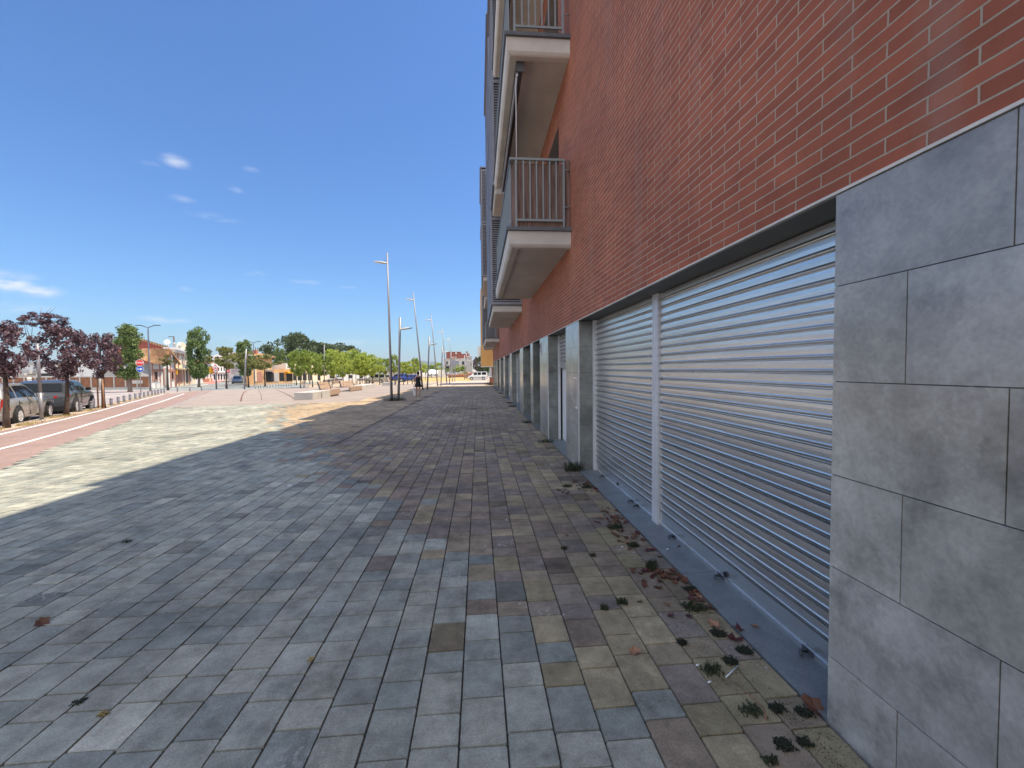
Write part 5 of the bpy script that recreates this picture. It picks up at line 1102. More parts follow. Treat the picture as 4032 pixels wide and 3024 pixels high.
    for yy in (-.5*L_+.20*L_, .5*L_-.19*L_):
        for sx in (1, -1):
            a = MB(); a.tube([(sx*(w-.20), yy, rw+.02), (sx*(w+.004), yy, rw+.02)], rw+.055, 22); a.build('wheel_arch', MT['black'], root)
            wr = empty('wheel', (sx*(w-.062), yy, rw)); wr.parent = root
            t = MB(); mt = Matrix.Rotation(R(90), 4, 'Y'); t.lathe([(rw*.62, -.10), (rw*.93, -.105), (rw, -.07), (rw, .07), (rw*.93, .105), (rw*.62, .10)], n=26, mat=mt); t.build('tyre', MT['rubber'], wr)
            q = MB(); q.lathe([(0, .085), (rw*.18, .09), (rw*.2, .072), (rw*.5, .072), (rw*.64, .107)], n=26, mat=mt if sx > 0 else Matrix.Rotation(R(-90), 4, 'Y'))
            for k in range(6):
                an = k*math.pi/3; q.box((-rw*.09, 0, .072), (rw*.09, rw*.6, .100), mat=(mt if sx > 0 else Matrix.Rotation(R(-90), 4, 'Y')) @ Matrix.Rotation(an, 4, 'Z'))
            q.build('rim', MT['alloy'], wr)
    # lamps, mirrors, plate, handles
    for sx in (1, -1):
        l = MB()
        if kind == 'suv': l.prism([(sx*w*.45, -.5*L_-.012, hb-.24), (sx*w*.99, -.5*L_+.20, hb-.20), (sx*w*1.0, -.5*L_+.20, hb-.08), (sx*w*.45, -.5*L_-.012, hb-.15)], (0, -.03, 0))
        else: l.prism([(sx*w*.80, -.5*L_+.02, .55), (sx*w*1.0, -.5*L_+.30, .58), (sx*w*.975, -.5*L_+.12, .95), (sx*w*.86, -.5*L_+.04, 1.0)], (sx*.008, -.04, 0))
        l.build('tail_light', MT['redlamp'], root)
        l = MB(); l.prism([(sx*w*.55, .5*L_-.02, .56), (sx*w*.93, .5*L_-.16, .60), (sx*w*.95, .5*L_-.20, .72), (sx*w*.60, .5*L_-.04, .66)], (0, .035, .01)); l.build('headlight', MT['alloy'], root)
        l = MB(); yM = (wins[-1][1]-.5)*L_-.08; l.box((sx*w*.99, yM-.05, hb+.02), (sx*(w+.20), yM+.06, hb+.17)); l.build('mirror', P_ if kind != 'suv' else MT['black'], root, bevel=.03)
        for fy in (.24, .44):
            l = MB(); l.box((sx*(w-.01), (fy-.5)*L_, hb-.13), (sx*(w+.022), (fy-.5)*L_+.17, hb-.10)); l.build('door_handle', P_, root, bevel=.008)
            l = MB(); yy = (fy-.015-.5)*L_; l.box((sx*(w*.995-.01), yy-.004, .30), (sx*(w+.0015), yy+.004, hb-.05)); l.build('door_gap', MT['black'], root)
        if kind in ('wagon', 'suv'): l = MB(); l.tube([(sx*w*.66, -.36*L_, Ht-.01), (sx*w*.66, -.33*L_, Ht+.035), (sx*w*.66, -.02*L_, Ht+.03), (sx*w*.66, .01*L_, Ht-.02)], .014, 6); l.build('roof_rail', MT['dsteel'], root)
        if kind == 'van': l = MB(); l.box((sx*(w-.01), -.3*L_, .50), (sx*(w+.018), .26*L_, .56)); l.build('rub_strip', MT['black'], root)
    l = MB(); l.box((-.26, -.5*L_-.045, .50 if kind != 'suv' else .62), (.26, -.5*L_-.028, .61 if kind != 'suv' else .73)); l.build('number_plate', MT['signw'], root)
    return root
lane_az = math.atan2(.45, .893)
def place_car(rear_wheel, az, L_, W, fr=.20):
    """position of the car centre from the contact point of its right rear wheel"""
    u = Vector((-math.sin(az), math.cos(az), 0)); r_ = Vector((math.cos(az), math.sin(az), 0)); return rear_wheel + u*(L_*(.5-fr)) - r_*(W/2)
rwp = PG(*cA(212, 1425)); c = place_car(rwp, .475, 4.42, 1.77); c.z = T(c.x, c.y)-.03
car('estate_car', c, .475, (.31, .285, .25), 4.42, 1.77, 1.54, 'wagon', 'beige silver estate car with red tail lights parked nearest by the plum trees')
rwp = PG(*cA(752, 1318)); c = place_car(rwp, .50, 4.6, 1.88)+Vector((-.3, .7, 0)); c.z = T(c.x, c.y)-.05
car('offroad_car', c, .50, (.06, .066, .072), 4.45, 1.84, 1.64, 'suv', 'dark grey off-road car parked in front of the beige estate car')
p = PY(*cF(1605, 735), 90); p.z = T(p.x, 90); c = Vector((p.x+1.05, 90, p.z)); car('small_van', c, R(91), (.72, .72, .70), 4.4, 1.82, 1.85, 'van', 'white small van with a black side strip poking out past the end of the building', 'van', scale=.95)
p = PG(*cB(1850, 600)); car('small_van', p, R(75), (.50, .47, .40), 4.3, 1.8, 1.8, 'van', 'pale beige van parked behind the right half of the plaza trees', 'van', 'cars parked beyond the plaza trees')
p = PG(*c5(330, 845)); car('parked_car', (p.x, p.y, p.z), R(80), (.02, .07, .38), 4.0, 1.75, 1.45, 'hatch', 'bright blue car parked left of the woman in black', 'car', 'cars parked beyond the plaza trees')
p = PG(*c5(250, 838)); car('parked_car', (p.x-1.9, p.y+2.4, p.z), R(70), (.015, .05, .30), 4.2, 1.8, 1.7, 'suv', 'darker blue tall car beside the bright blue car', 'car', 'cars parked beyond the plaza trees')
for (cc, x, y, az, colr, kd, lab) in [(c3, 770, 818, 80, (.015, .015, .018), 'hatch', 'black car parked before the white house corner'), (c3, 890, 815, 75, (.02, .022, .026), 'hatch', 'second black car, just left of the first plaza tree'),
        (c3, 1450, 800, 70, (.22, .26, .25), 'hatch', 'grey green car between the plaza trunks'), (c3, 1600, 805, 20, (.52, .54, .56), 'hatch', 'silver white car facing the plaza between the trunks'),
        (c3, 2010, 775, 80, (.1, .16, .2), 'hatch', 'dark teal car far behind the right plaza trees'), (c3, 1240, 800, 90, (.03, .03, .03), 'hatch', 'dark car in the shade behind the second plaza tree'),
        (c3, 1850, 780, 75, (.08, .02, .02), 'hatch', 'dark red car far behind the plaza trees'), (c3, 2130, 790, 80, (.4, .42, .42), 'van', 'pale grey van beyond the right end of the plaza trees')]:
    p = PG(*cc(x, y)); car('parked_car', p, R(az), colr, 4.2, 1.78, 1.5 if kd != 'van' else 1.9, kd, lab, 'car' if kd != 'van' else 'van', 'cars parked beyond the plaza trees')
p = PG(*c2(1935, 1035)); car('parked_car', (p.x, p.y+1, p.z), R(205), (.025, .05, .11), 4.4, 1.85, 1.75, 'suv', 'dark blue car waiting at the side street by the utility box')
for (x, Yc, az, colr, kd, Hc, lab, ct) in [(1620, 150, 90, (.5, .06, .05), 'hatch', 1.5, 'small red car far off above the white van', 'car'), (1100, 165, 90, (.6, .6, .6), 'hatch', 1.5, 'small white car far off before the apartment block', 'car'),
        (850, 165, 180, (.7, .7, .7), 'van', 1.9, 'white van far off left of the apartment block', 'van'), (640, 170, 85, (.65, .65, .66), 'hatch', 1.5, 'white car far off just right of the woman', 'car'), (1400, 160, 85, (.55, .38, .05), 'hatch', 1.4, 'small yellow car far off right of the apartment block trees', 'car')]:
    p = PY(*cF(x, 600), Yc); car('parked_car', (p.x, Yc, T(p.x, Yc)), R(az), colr, 4.2, 1.8, Hc, kd, lab, ct)

# ------------------------------------------------------------------ houses across the road
class Facade:
    """vertical plane through two ground points; boxes placed on it by pixel rectangles"""
    def __init__(s, A, B):
        s.A = Vector((A[0], A[1], 0)); s.u = Vector((B[0]-A[0], B[1]-A[1], 0)); s.L = s.u.length; s.u.normalize(); s.n = Vector((s.u.y, -s.u.x, 0))
        mid = s.A+s.u*s.L*.5; s.bk = Vector((mid.x, mid.y, 0)).normalized()
        if s.n.dot(Vector((-A[0], -A[1], 0))) < 0: s.n = -s.n
    def block(s, mb, z0, z1_, dep): mb.prism([s.P(0, z0), s.P(s.L-.02, z0), s.P(s.L-.02, z1_), s.P(0, z1_)], s.bk*dep)
    def hit(s, sx, sy):
        d = Vector(ray(sx, sy)); o = Vector(C0); t = (s.A-o).dot(s.n)/d.dot(s.n); p = o+d*t; return (p-s.A).dot(s.u), p.z
    def P(s, a, z, o=0.0): q = s.A+s.u*a+s.n*o; return (q.x, q.y, z)
    def slab(s, mb, a0, a1, z0, z1_, o0, o1, mi=0): mb.prism([s.P(a0, z0, o0), s.P(a1, z0, o0), s.P(a1, z1_, o0), s.P(a0, z1_, o0)], s.n*(o1-o0), mi)
    def rect(s, cc, x0, y0, x1, y1):
        a0, za = s.hit(*cc(x0, y0)); a1, _ = s.hit(*cc(x1, y0)); _, zb = s.hit(*cc((x0+x1)/2, y1)); _, za = s.hit(*cc((x0+x1)/2, y0)); return a0, a1, zb, za
    def item(s, cc, x0, y0, x1, y1, m, name, parent, o0=.0, o1=.05, frame=None, sillm=None):
        a0, a1, zb, za = s.rect(cc, x0, y0, x1, y1); mb = MB(); s.slab(mb, a0, a1, zb, za, o0, o1); o = mb.build(name, m, parent)
        if frame:
            f = MB(); w = .10
            for (b0, b1, c0, c1_) in ((a0-w, a0, zb, za+w), (a1, a1+w, zb, za+w), (a0, a1, za, za+w)): s.slab(f, b0, b1, c0, c1_, 0.001, o1+.04)
            f.build('frame', frame, o)
        if sillm: f = MB(); s.slab(f, a0-.15, a1+.15, zb-.14, zb, .001, .14); f.build('sill', sillm, o)
        return o
def house(name, label, cat='building'):
    r_ = empty(name, (0, 0, 0)); tag(r_, label, cat); return r_
GZ = -1.3
# brown fence of panels between posts
fA, fB = PY(*cA(0, 1000), 66), PY(*c2(700, 1000), 61.5); F1 = Facade(fA, fB); root = house('panel_fence', 'long rusty brown panel fence with pale posts and coping across the road', 'fence')
zt = F1.hit(*cA(600, 930))[1]; zb = F1.hit(*cA(1000, 1040))[1]; step = (F1.hit(*cA(1000, 1000))[0]-F1.hit(*cA(877, 1000))[0]); a0 = F1.hit(*cA(877, 1000))[0] - 14*step; k = 0
m_ = MB(); F1.slab(m_, -20, F1.L+.3, GZ, zb, -.15, .15); m_.build('plinth', MT['conc'], root)
m_ = MB(); F1.slab(m_, -20, F1.L+.3, zt, zt+.12, -.06, .10); m_.build('coping', MT['conc'], root)
a = a0
while a < F1.L-.2:
    if a > -20:
        m_ = MB(); F1.slab(m_, a+.10, min(a+step-.10, F1.L), zb+.01, zt-.01, -.02, .03); m_.build('panel', MT['panel'], root)
        m_ = MB(); F1.slab(m_, a-.10, a+.10, zb+.005, zt-.002, -.08, .10); m_.build('post', MT['conc'], root)
    a += step
m_ = MB(); a, z = F1.hit(*c2(525, 1010)); F1.slab(m_, a-.8, a+.8, z-.22, z+.22, .031, .05); m_.build('plaque', MT['trim'], root)
# white low building behind the fence
A_, B_ = PY(*cA(-300, 1000), 86), PY(*cA(1060, 1000), 78); W1 = Facade(A_, B_); root = house('warehouse', 'low white building with grey boxes behind the brown fence')
zt = W1.hit(*cA(300, 790))[1]; m_ = MB(); W1.block(m_, GZ, zt, 9); m_.build('wall', MT['white'], root)
m_ = MB(); W1.slab(m_, -.2, W1.L+.2, zt+.002, zt+.5, -2.2, .3); m_.build('roof', MT['greywall'], root)
W1.item(cA, 280, 845, 400, 890, MT['greywall'], 'cooling_box', root, 0, 1.0); W1.item(cA, 440, 885, 600, 915, MT['dark'], 'window', root); W1.item(cA, 130, 880, 385, 908, MT['greywall'], 'awning', root, 0, 1.5); W1.item(cA, 640, 860, 900, 925, MT['white'], 'wall_panel', root, 0, .4); W1.item(cA, 20, 860, 110, 912, MT['dark'], 'window', root)
# grey roofed shed right of it
A_, B_ = PY(*cA(960, 1000), 80), PY(*cA(1260, 1000), 76); W2 = Facade(A_, B_); root = house('shed', 'small grey shed with a sloping roof behind the purple trees'); z1_, z0_ = W2.hit(*cA(1150, 640))[1], W2.hit(*cA(1000, 860))[1]
m_ = MB(); m_.prism([W2.P(0, GZ), W2.P(W2.L, GZ), W2.P(W2.L, z0_), W2.P(0, z0_)], W2.bk*5); m_.build('wall', MT['greywall'], root)
m_ = MB(); m_.prism([W2.P(-.3, z0_+.003, .3), W2.P(W2.L+.3, z0_+.003, .3), W2.P(W2.L+.3, z0_+.2, .3), W2.P(-.3, z0_+.2, .3)], W2.bk*5.6); m_.build('roof', MT['greywall'], root)
# dark red gable house behind
A_, B_ = PY(*cA(1150, 700), 92), PY(*c2(1015, 700), 84); Rr = Facade(A_, B_); root = house('red_house', 'tall dark red gabled house with a tiled roof behind the tile roofed house')
aL, zL = Rr.hit(*c2(60, 470)); aM, zM = Rr.hit(*c2(560, 372)); aR, zR = Rr.hit(*c2(1010, 510)); a2, z2 = Rr.hit(*c2(-260, 590))
m_ = MB(); m_.prism([Rr.P(aL, GZ), Rr.P(aR, GZ), Rr.P(aR, zR-.3), Rr.P(aM, zM-.3), Rr.P(aL, zL-.3)], Rr.bk*11); m_.build('wall', MT['redwall'], root)
m_ = MB(); m_.prism([Rr.P(aM, zM-.29, .5), Rr.P(aR+.5, zR-.38, .5), Rr.P(aR+.5, zR+.05, .5), Rr.P(aM, zM+.12, .5)], Rr.bk*12); m_.prism([Rr.P(aL-.5, zL-.38, .5), Rr.P(aM, zM-.29, .5), Rr.P(aM, zM+.12, .5), Rr.P(aL-.5, zL+.05, .5)], Rr.bk*12); m_.build('roof', MT['rooftile'], root)
m_ = MB(); a, z = Rr.hit(*c2(172, 345)); m_.tube([Rr.P(a, zL-1.5, .6), Rr.P(a, z, .6)], .45, 10); m_.lathe([(.75, 0), (.75, .3), (.1, .65)], c=Rr.P(a, z+.05, .6), n=10); m_.build('flue_pipe', MT['dsteel'], root)
m_ = MB(); a, z = Rr.hit(*c2(15, 345)); m_.tube([Rr.P(a, zL-3, .6), Rr.P(a, z, .6)], .22, 8); m_.build('antenna_mast', MT['dsteel'], root)
m_ = MB(); a, z = Rr.hit(*c2(805, 335)); m_.tube([Rr.P(a, z-4, -3), Rr.P(a, z, -3)], .09, 6); m_.build('antenna_mast', MT['dsteel'], root)
m_ = MB(); a, z = Rr.hit(*c2(962, 345)); m_.tube([Rr.P(a, z-4.4, -1), Rr.P(a, z, -1)], .11, 6); m_.tube([Rr.P(a-1.4, z, -1), Rr.P(a+.1, z, -1)], .07, 6); m_.build('tv_antenna', MT['dsteel'], root)
# white gabled house with arched door
A_, B_, C_ = PY(*c2(330, 1000), 63.5), PY(*c2(725, 1000), 68), PY(*c2(1062, 1000), 72)
Hs = Facade(A_, B_); Hf = Facade(B_, C_); root = house('gabled_house', 'white house with pink brick trim, arched door and terracotta tiled roof behind the stop sign')
ze = Hf.hit(*c2(800, 742))[1]; ar, zr = Hf.hit(*c2(935, 545)); zes = Hs.hit(*c2(600, 690))[1]
m_ = MB(); m_.prism([Hf.P(0, GZ), Hf.P(Hf.L, GZ), Hf.P(Hf.L, ze), Hf.P(ar, zr-.35), Hf.P(ar*.55, ze), Hf.P(0, ze)], Hf.bk*9); m_.build('wall', MT['white'], root)
m_ = MB(); m_.prism([Hs.P(0, GZ), Hs.P(Hs.L-.02, GZ), Hs.P(Hs.L-.02, ze-.02), Hs.P(0, ze-.02)], Hs.bk*6); m_.build('side_wall', MT['greywall'], root)  # white wall drawn in grey, its shade put into the colour
# roof: long tiled slope towards the camera plus the right slope of the gable
eL = Hs.P(-.5, Hs.hit(*c2(330, 610))[1], .7); eC = Hs.P(Hs.L-.2, Hs.hit(*c2(725, 735))[1]-.1, .8); eR = Hf.P(ar*.68, ze-.15, .9); rR = Hf.P(ar, zr, .7); rL = Vector(rR)+(Vector(Hs.P(0, 0))-Vector(Hs.P(Hs.L, 0)))*1.05; rL.z = PY(*c2(420, 545), rL.y).z
m_ = MB(); m_.prism([eL, eC, eR, rR, tuple(rL)], (0, 0, .22)); m_.prism([rR, eR, Hf.P(ar*.78, ze, .5)], (0, 0, .2)); rt2 = Hf.P(Hf.L+.5, ze-.1, .7); back = Hf.bk*9.5
m_.prism([rR, rt2, tuple(Vector(rt2)+back), tuple(Vector(rR)+back)], (0, 0, .22)); m_.build('roof', MT['rooftile'], root)
for (x0, x1) in ((726, 735), (834, 842), (990, 998), (1052, 1060)): Hf.item(c2, x0, 745, x1, 1095, MT['pinkbrick'], 'brick_pilaster', root, 0, .12)
Hf.item(c2, 726, 825, 1060, 855, MT['pinkbrick'], 'brick_band', root, 0, .10)
Hf.item(c2, 765, 862, 800, 975, MT['glass'], 'window', root, 0, .06, frame=MT['pinkbrick'], sillm=MT['pinkbrick']); Hf.item(c2, 1008, 862, 1034, 965, MT['glass'], 'window', root, 0, .06, frame=MT['pinkbrick'], sillm=MT['pinkbrick'])
a0, a1, zb, za = Hf.rect(c2, 897, 835, 934, 1060); m_ = MB(); cx_ = (a0+a1)/2; rr = (a1-a0)/2
def arch(F, cx, rr, zb, zs, o0, o1, mb): mb.prism([F.P(cx-rr, zb, o0)]+[F.P(cx-rr*math.cos(math.pi*k/8), zs+rr*math.sin(math.pi*k/8), o0) for k in range(9)]+[F.P(cx+rr, zb, o0)], F.n*(o1-o0))
arch(Hf, cx_, rr*1.45, zb, za-rr*.2, .0, .14, m_); m_.build('door_surround', MT['pinkbrick'], root); m_ = MB(); arch(Hf, cx_, rr, zb, za-rr*.3, .142, .16, m_); m_.build('door', MT['greywall'], root)
# satellite dish and its mast on the wall behind
m_ = MB(); a, z = Rr.hit(*c2(1003, 440)); mt = Matrix.Translation(Rr.P(a, z, .6)) @ Matrix.Rotation(R(75), 4, 'X') @ Matrix.Rotation(R(20), 4, 'Y'); m_.lathe([(0, 0), (.3, .05), (.52, .16), (.5, .20), (.28, .1), (0, .06)], n=18, mat=mt); m_.tube([Rr.P(a, z, .6), Rr.P(a+.1, z-2.4, 0)], .07, 6); m_.build('satellite_dish', MT['white'], root)
# cream two-storey house with curved parapet
A_, B_ = PY(*c2(1042, 1000), 77), PY(*c2(1310, 1000), 98); Cr = Facade(A_, B_); root = house('cream_house', 'cream two-storey house with a rounded parapet and a long balcony')
zt = Cr.hit(*c2(1045, 545))[1]; m_ = MB(); Cr.block(m_, GZ-.3, zt, 9); m_.build('wall', MT['cream'], root)
m_ = MB(); Cr.slab(m_, -.3, Cr.L+.3, zt+.002, zt+.35, -1.2, .7); Cr.slab(m_, -.1, Cr.L+.1, zt-.35, zt, .002, .45); m_.build('cornice', MT['white'], root)
a0, z0_ = Cr.hit(*c2(1120, 560)); a1, _ = Cr.hit(*c2(1240, 560)); _, zp = Cr.hit(*c2(1165, 432)); m_ = MB(); cx_ = (a0+a1)/2; rr = (a1-a0)/2
pts = [Cr.P(a0, zt+.36, .1), Cr.P(a0, zt+.8, .1)]+[Cr.P(cx_-rr*.8*math.cos(math.pi*k/12), zt+.8+(zp-zt-.8)*math.sin(math.pi*k/12)**.7, .1) for k in range(13)]+[Cr.P(a1, zt+.8, .1), Cr.P(a1, zt+.36, .1)]
m_.prism(pts, -Cr.n*.5); m_.build('parapet', MT['cream'], root)
m_ = MB()
for x in (1035, 1113): a, _ = Cr.hit(*c2(x, 480)); m_.lathe([(.25, 0), (.1, .3), (.34, .55), (.2, .8), (.03, 1.0)], c=Cr.P(max(.3, a), zt+.36, .2), n=10)
m_.build('urn', MT['greywall'], root)
for x in (1075, 1160, 1185, 1245): Cr.item(c2, x-6, 640, x+8, 745, MT['dark'], 'window', root, 0, .06, frame=MT['white'])
for x in (1100, 1178, 1250): Cr.item(c2, x-3, 560, x+3, 1075, MT['pinkbrick'], 'pilaster', root, 0, .15)
for x in (1075, 1125, 1165, 1235): Cr.item(c2, x-10, 605, x+8, 625, MT['pinkbrick'], 'frieze_panel', root, 0, .08)
a0, a1, zb, za = Cr.rect(c2, 1075, 765, 1300, 822); m_ = MB(); Cr.slab(m_, a0, Cr.L, zb-.1, zb+.12, 0.002, 1.1); b_ = m_.build('balcony_slab', MT['cream'], root); m_ = MB(); Cr.slab(m_, a0, Cr.L, zb+.121, za, .95, 1.05); m_.build('balustrade', MT['concd'], b_)
for (x0, x1) in ((1078, 1105), (1130, 1168), (1183, 1200), (1222, 1248), (1262, 1282)): Cr.item(c2, x0, 835, x1, 1030, MT['pinkbrick'] if x0 < 1200 else MT['dark'], 'shop_door', root, 0, .05)
# neighbours further along the street
for i, (x0, x1, yt, Y0, Y1, m, lab, nm) in enumerate([(1310, 1365, 770, 98, 104, 'cream', 'pale terrace house right of the cream two-storey house', 'terrace_house'), (1365, 1470, 720, 104, 114, 'white', 'white low house half hidden by the middle poplar', 'terrace_house'), (1470, 1600, 735, 116, 128, 'white', 'white house with a brick base at the bend of the street', 'terrace_house')]):
    F_ = Facade(PY(*c2(x0, 900), Y0), PY(*c2(x1, 900), Y1)); root = house(nm, lab); zt = F_.hit(*c2((x0+x1)/2, yt))[1]; m_ = MB(); F_.block(m_, GZ-.4, zt, 8); m_.build('wall', MT[m], root); m_ = MB(); F_.slab(m_, -.2, F_.L+.2, zt+.002, zt+.5, -2, .5); m_.build('roof', MT['rooftile'], root)
    for q in range(3):
        xa = x0+(x1-x0)*(q+.3)/3; F_.item(c2, xa, 860, xa+(x1-x0)*.12, 950, MT['dark'], 'window', root, 0, .06, frame=MT['white'])
    if i == 2: F_.item(c2, x0+2, 960, x1-2, 1010, MT['shopbrick'], 'brick_base', root, 0, .2); F_.item(c2, 1545, 955, 1560, 1015, MT['cream'], 'gate_pillar', root, 0, .4)
F_ = Facade(PY(*c2(1590, 900), 132), PY(*c2(1845, 900), 138)); root = house('arcade_building', 'long white building with tall arched openings across the junction'); zt = F_.hit(*c2(1700, 735))[1]; m_ = MB(); F_.block(m_, GZ-.4, zt, 9); m_.build('wall', MT['white'], root)
m_ = MB(); F_.slab(m_, -.3, F_.L+.3, F_.hit(*c2(1700, 872))[1], F_.hit(*c2(1700, 862))[1], .002, .5); m_.build('string_course', MT['white'], root)
for x in (1635, 1698, 1738, 1778, 1818): 
    a0, a1, zb, za = F_.rect(c2, x-9, 895, x+9, 975); m_ = MB(); arch(F_, (a0+a1)/2, (a1-a0)/2, zb, za-(a1-a0)/2, .002, .08, m_); m_.build('arched_window', MT['dark'], root)
    F_.item(c2, x-7, 800, x+7, 850, MT['dark'], 'window', root, 0, .06)
root = house('hillside_house', 'grey roofed building with a sloping dark mast above the broad olive acacia'); q = PY(*c2(1590, 690), 150); m_ = MB(); m_.box((q.x-2, 150, GZ), (q.x+16, 158, q.z)); m_.build('wall', MT['greywall'], root); m_ = MB(); m_.prism([(q.x-3, 149.5, q.z+.01), (q.x+17, 149.5, q.z+.01), (q.x+11, 153, q.z+2.6), (q.x+2, 153, q.z+2.6)], (0, 6, 0)); m_.build('roof', MT['greywall'], root)
m_ = MB(); m_.tube([tuple(PY(*c2(1500, 570), 148)), tuple(PY(*c2(1612, 660), 148))], .32, 6); m_.tube([tuple(PY(*c2(1545, 620), 148)), tuple(PY(*c2(1572, 575), 148))], .2, 6); m_.lathe([(0, -.9), (.9, 0), (0, .9)], c=tuple(PY(*c2(1566, 568), 148)), n=10); m_.build('mast', MT['dsteel'], root)
# striped white block and brick house beyond the dark blue car
F_ = Facade(PY(*c2(1850, 900), 118), PY(*c2(2060, 900), 112)); root = house('white_block', 'white building with horizontal blue grey slats behind the dark blue car'); zt = F_.hit(*c2(1950, 760))[1]; m_ = MB(); F_.block(m_, GZ-.4, zt, 9); m_.build('wall', MT['white'], root)
m_ = MB()
for y in range(790, 890, 22): a0, a1, zb, za = F_.rect(c2, 1885, y, 2030, y+9); F_.slab(m_, a0, a1, zb, za, .002, .1)
m_.build('slats', MT['louver'], root); F_.item(c2, 1950, 895, 2005, 925, MT['dark'], 'window', root)
# ochre house with orange roof
Ya = 78; F_ = Facade(PY(*c2(2060, 900), 80), PY(*c3(640, 700), 84)); root = house('ochre_house', 'ochre yellow house with arched recess and orange tiled roof'); zt = F_.hit(*c3(500, 475))[1]; m_ = MB(); F_.block(m_, GZ-.3, zt, 8); m_.build('wall', MT['ochre2'], root)
m_ = MB(); e0, e1 = F_.P(-.4, zt+.002, .6), F_.P(F_.L+.4, zt+.002, .6); zr = F_.hit(*c3(500, 415))[1]; m_.prism([e0, e1, F_.P(F_.L-.3, zr, -4), F_.P(.3, zr, -4)], (0, 0, .25)); m_.prism([F_.P(-.4, zt+.002, -8.6), F_.P(F_.L+.4, zt+.002, -8.6), F_.P(F_.L-.3, zr, -4.01), F_.P(.3, zr, -4.01)], (0, 0, .25)); m_.build('roof', MT['rooftile'], root)
a0, a1, zb, za = F_.rect(c3, 400, 680, 492, 822); m_ = MB(); arch(F_, (a0+a1)/2, (a1-a0)/2*.95, zb, za-(a1-a0)*.4, .002, .06, m_); m_.build('arched_recess', MT['pinkbrick'], root)
F_.item(c3, 540, 680, 612, 822, MT['glass'], 'shop_window', root, 0, .06); F_.item(c3, 612, 685, 650, 822, MT['dark'], 'doorway', root, 0, .07); F_.item(c3, 372, 560, 398, 822, MT['cream'], 'wall_strip', root, 0, .1); F_.item(c3, 530, 655, 640, 672, MT['concd'], 'canopy', root, 0, .5); F_.item(c3, 545, 585, 590, 645, MT['cream'], 'window', root, 0, .05)
m_ = MB()
for x, y in ((452, 420), (500, 400)): a, z = F_.hit(*c3(x, y)); m_.box((F_.P(a, 0, -3)[0]-.35, F_.P(a, 0, -3)[1]-.35, zr-.6), (F_.P(a, 0, -3)[0]+.35, F_.P(a, 0, -3)[1]+.35, z+.6))
m_.build('chimney', MT['shopbrick'], root)
m_ = MB(); a, z = F_.hit(*c3(502, 310)); m_.tube([F_.P(a, zr, -3), F_.P(a, z, -3)], .07, 6); a2, z2 = F_.hit(*c3(440, 382)); m_.tube([F_.P(a2, zr, -3), F_.P(a2, z2, -3)], .07, 6); m_.tube([F_.P(a2-1.5, z2, -3), F_.P(a2+.4, z2, -3)], .06, 6); m_.build('antenna_mast', MT['dsteel'], root)
F2_ = Facade(PY(*c3(640, 700), 88), PY(*c3(930, 700), 94)); root = house('corner_house', 'stone and cream corner house with a white upper wall and yellow canopy'); zt = F2_.hit(*c3(700, 640))[1]; m_ = MB(); F2_.block(m_, GZ-.3, zt, 8); m_.build('wall', MT['ochre2'], root)
m_ = MB(); a0, a1, zb, za = F2_.rect(c3, 830, 555, 925, 640); F2_.slab(m_, a0, a1, zt+.003, za, -7, .01); m_.build('upper_wall', MT['white'], root); F2_.item(c3, 655, 690, 720, 820, MT['greywall'], 'stone_base', root, 0, .1); F2_.item(c3, 735, 690, 800, 810, MT['dark'], 'shop_window', root); F2_.item(c3, 810, 675, 925, 700, MT['yellow'], 'canopy', root, 0, .8); F2_.item(c3, 840, 705, 925, 810, MT['glass'], 'glass_front', root)
# pale frontage behind the plaza trees
F_ = Facade(PY(*c3(930, 700), 98), PY(*c3(1420, 700), 112)); root = house('shop_row', 'pale two-storey shop row seen under the plaza trees'); zt = F_.hit(*c3(1100, 560))[1]; m_ = MB(); F_.block(m_, GZ-.3, zt, 9); m_.build('wall', MT['cream'], root)
for (x0, x1) in ((935, 985), (1000, 1060), (1075, 1130), (1150, 1200), (1290, 1330)): F_.item(c3, x0, 700, x1, 800, MT['dark'], 'shop_front', root, 0, .05)
F_ = Facade(PY(*c3(1420, 700), 118), PY(*c3(2212, 700), 125)); root = house('long_white_hall', 'long low white hall far behind the plaza trees'); zt = F_.hit(*c3(1800, 690))[1]; m_ = MB(); F_.block(m_, GZ-.3, zt, 9); m_.build('wall', MT['white'], root)
for (x0, x1) in ((1470, 1540), (1600, 1660), (1740, 1800), (1900, 1950), (2050, 2120)): F_.item(c3, x0, 725, x1, 770, MT['dark'], 'window', root, 0, .05)
F_ = Facade(PY(*c4(70, 1250), 128), PY(*c4(600, 1250), 135)); root = house('low_hall', 'low grey hall behind the beige van and the blue cars'); zt = F_.hit(*c4(300, 1262))[1]; m_ = MB(); F_.block(m_, GZ-.3, zt, 9); m_.build('wall', MT['greywall'], root); m_ = MB(); F_.slab(m_, -.3, F_.L+.3, zt+.003, zt+.3, -9, .5); m_.build('roof', MT['concd'], root)

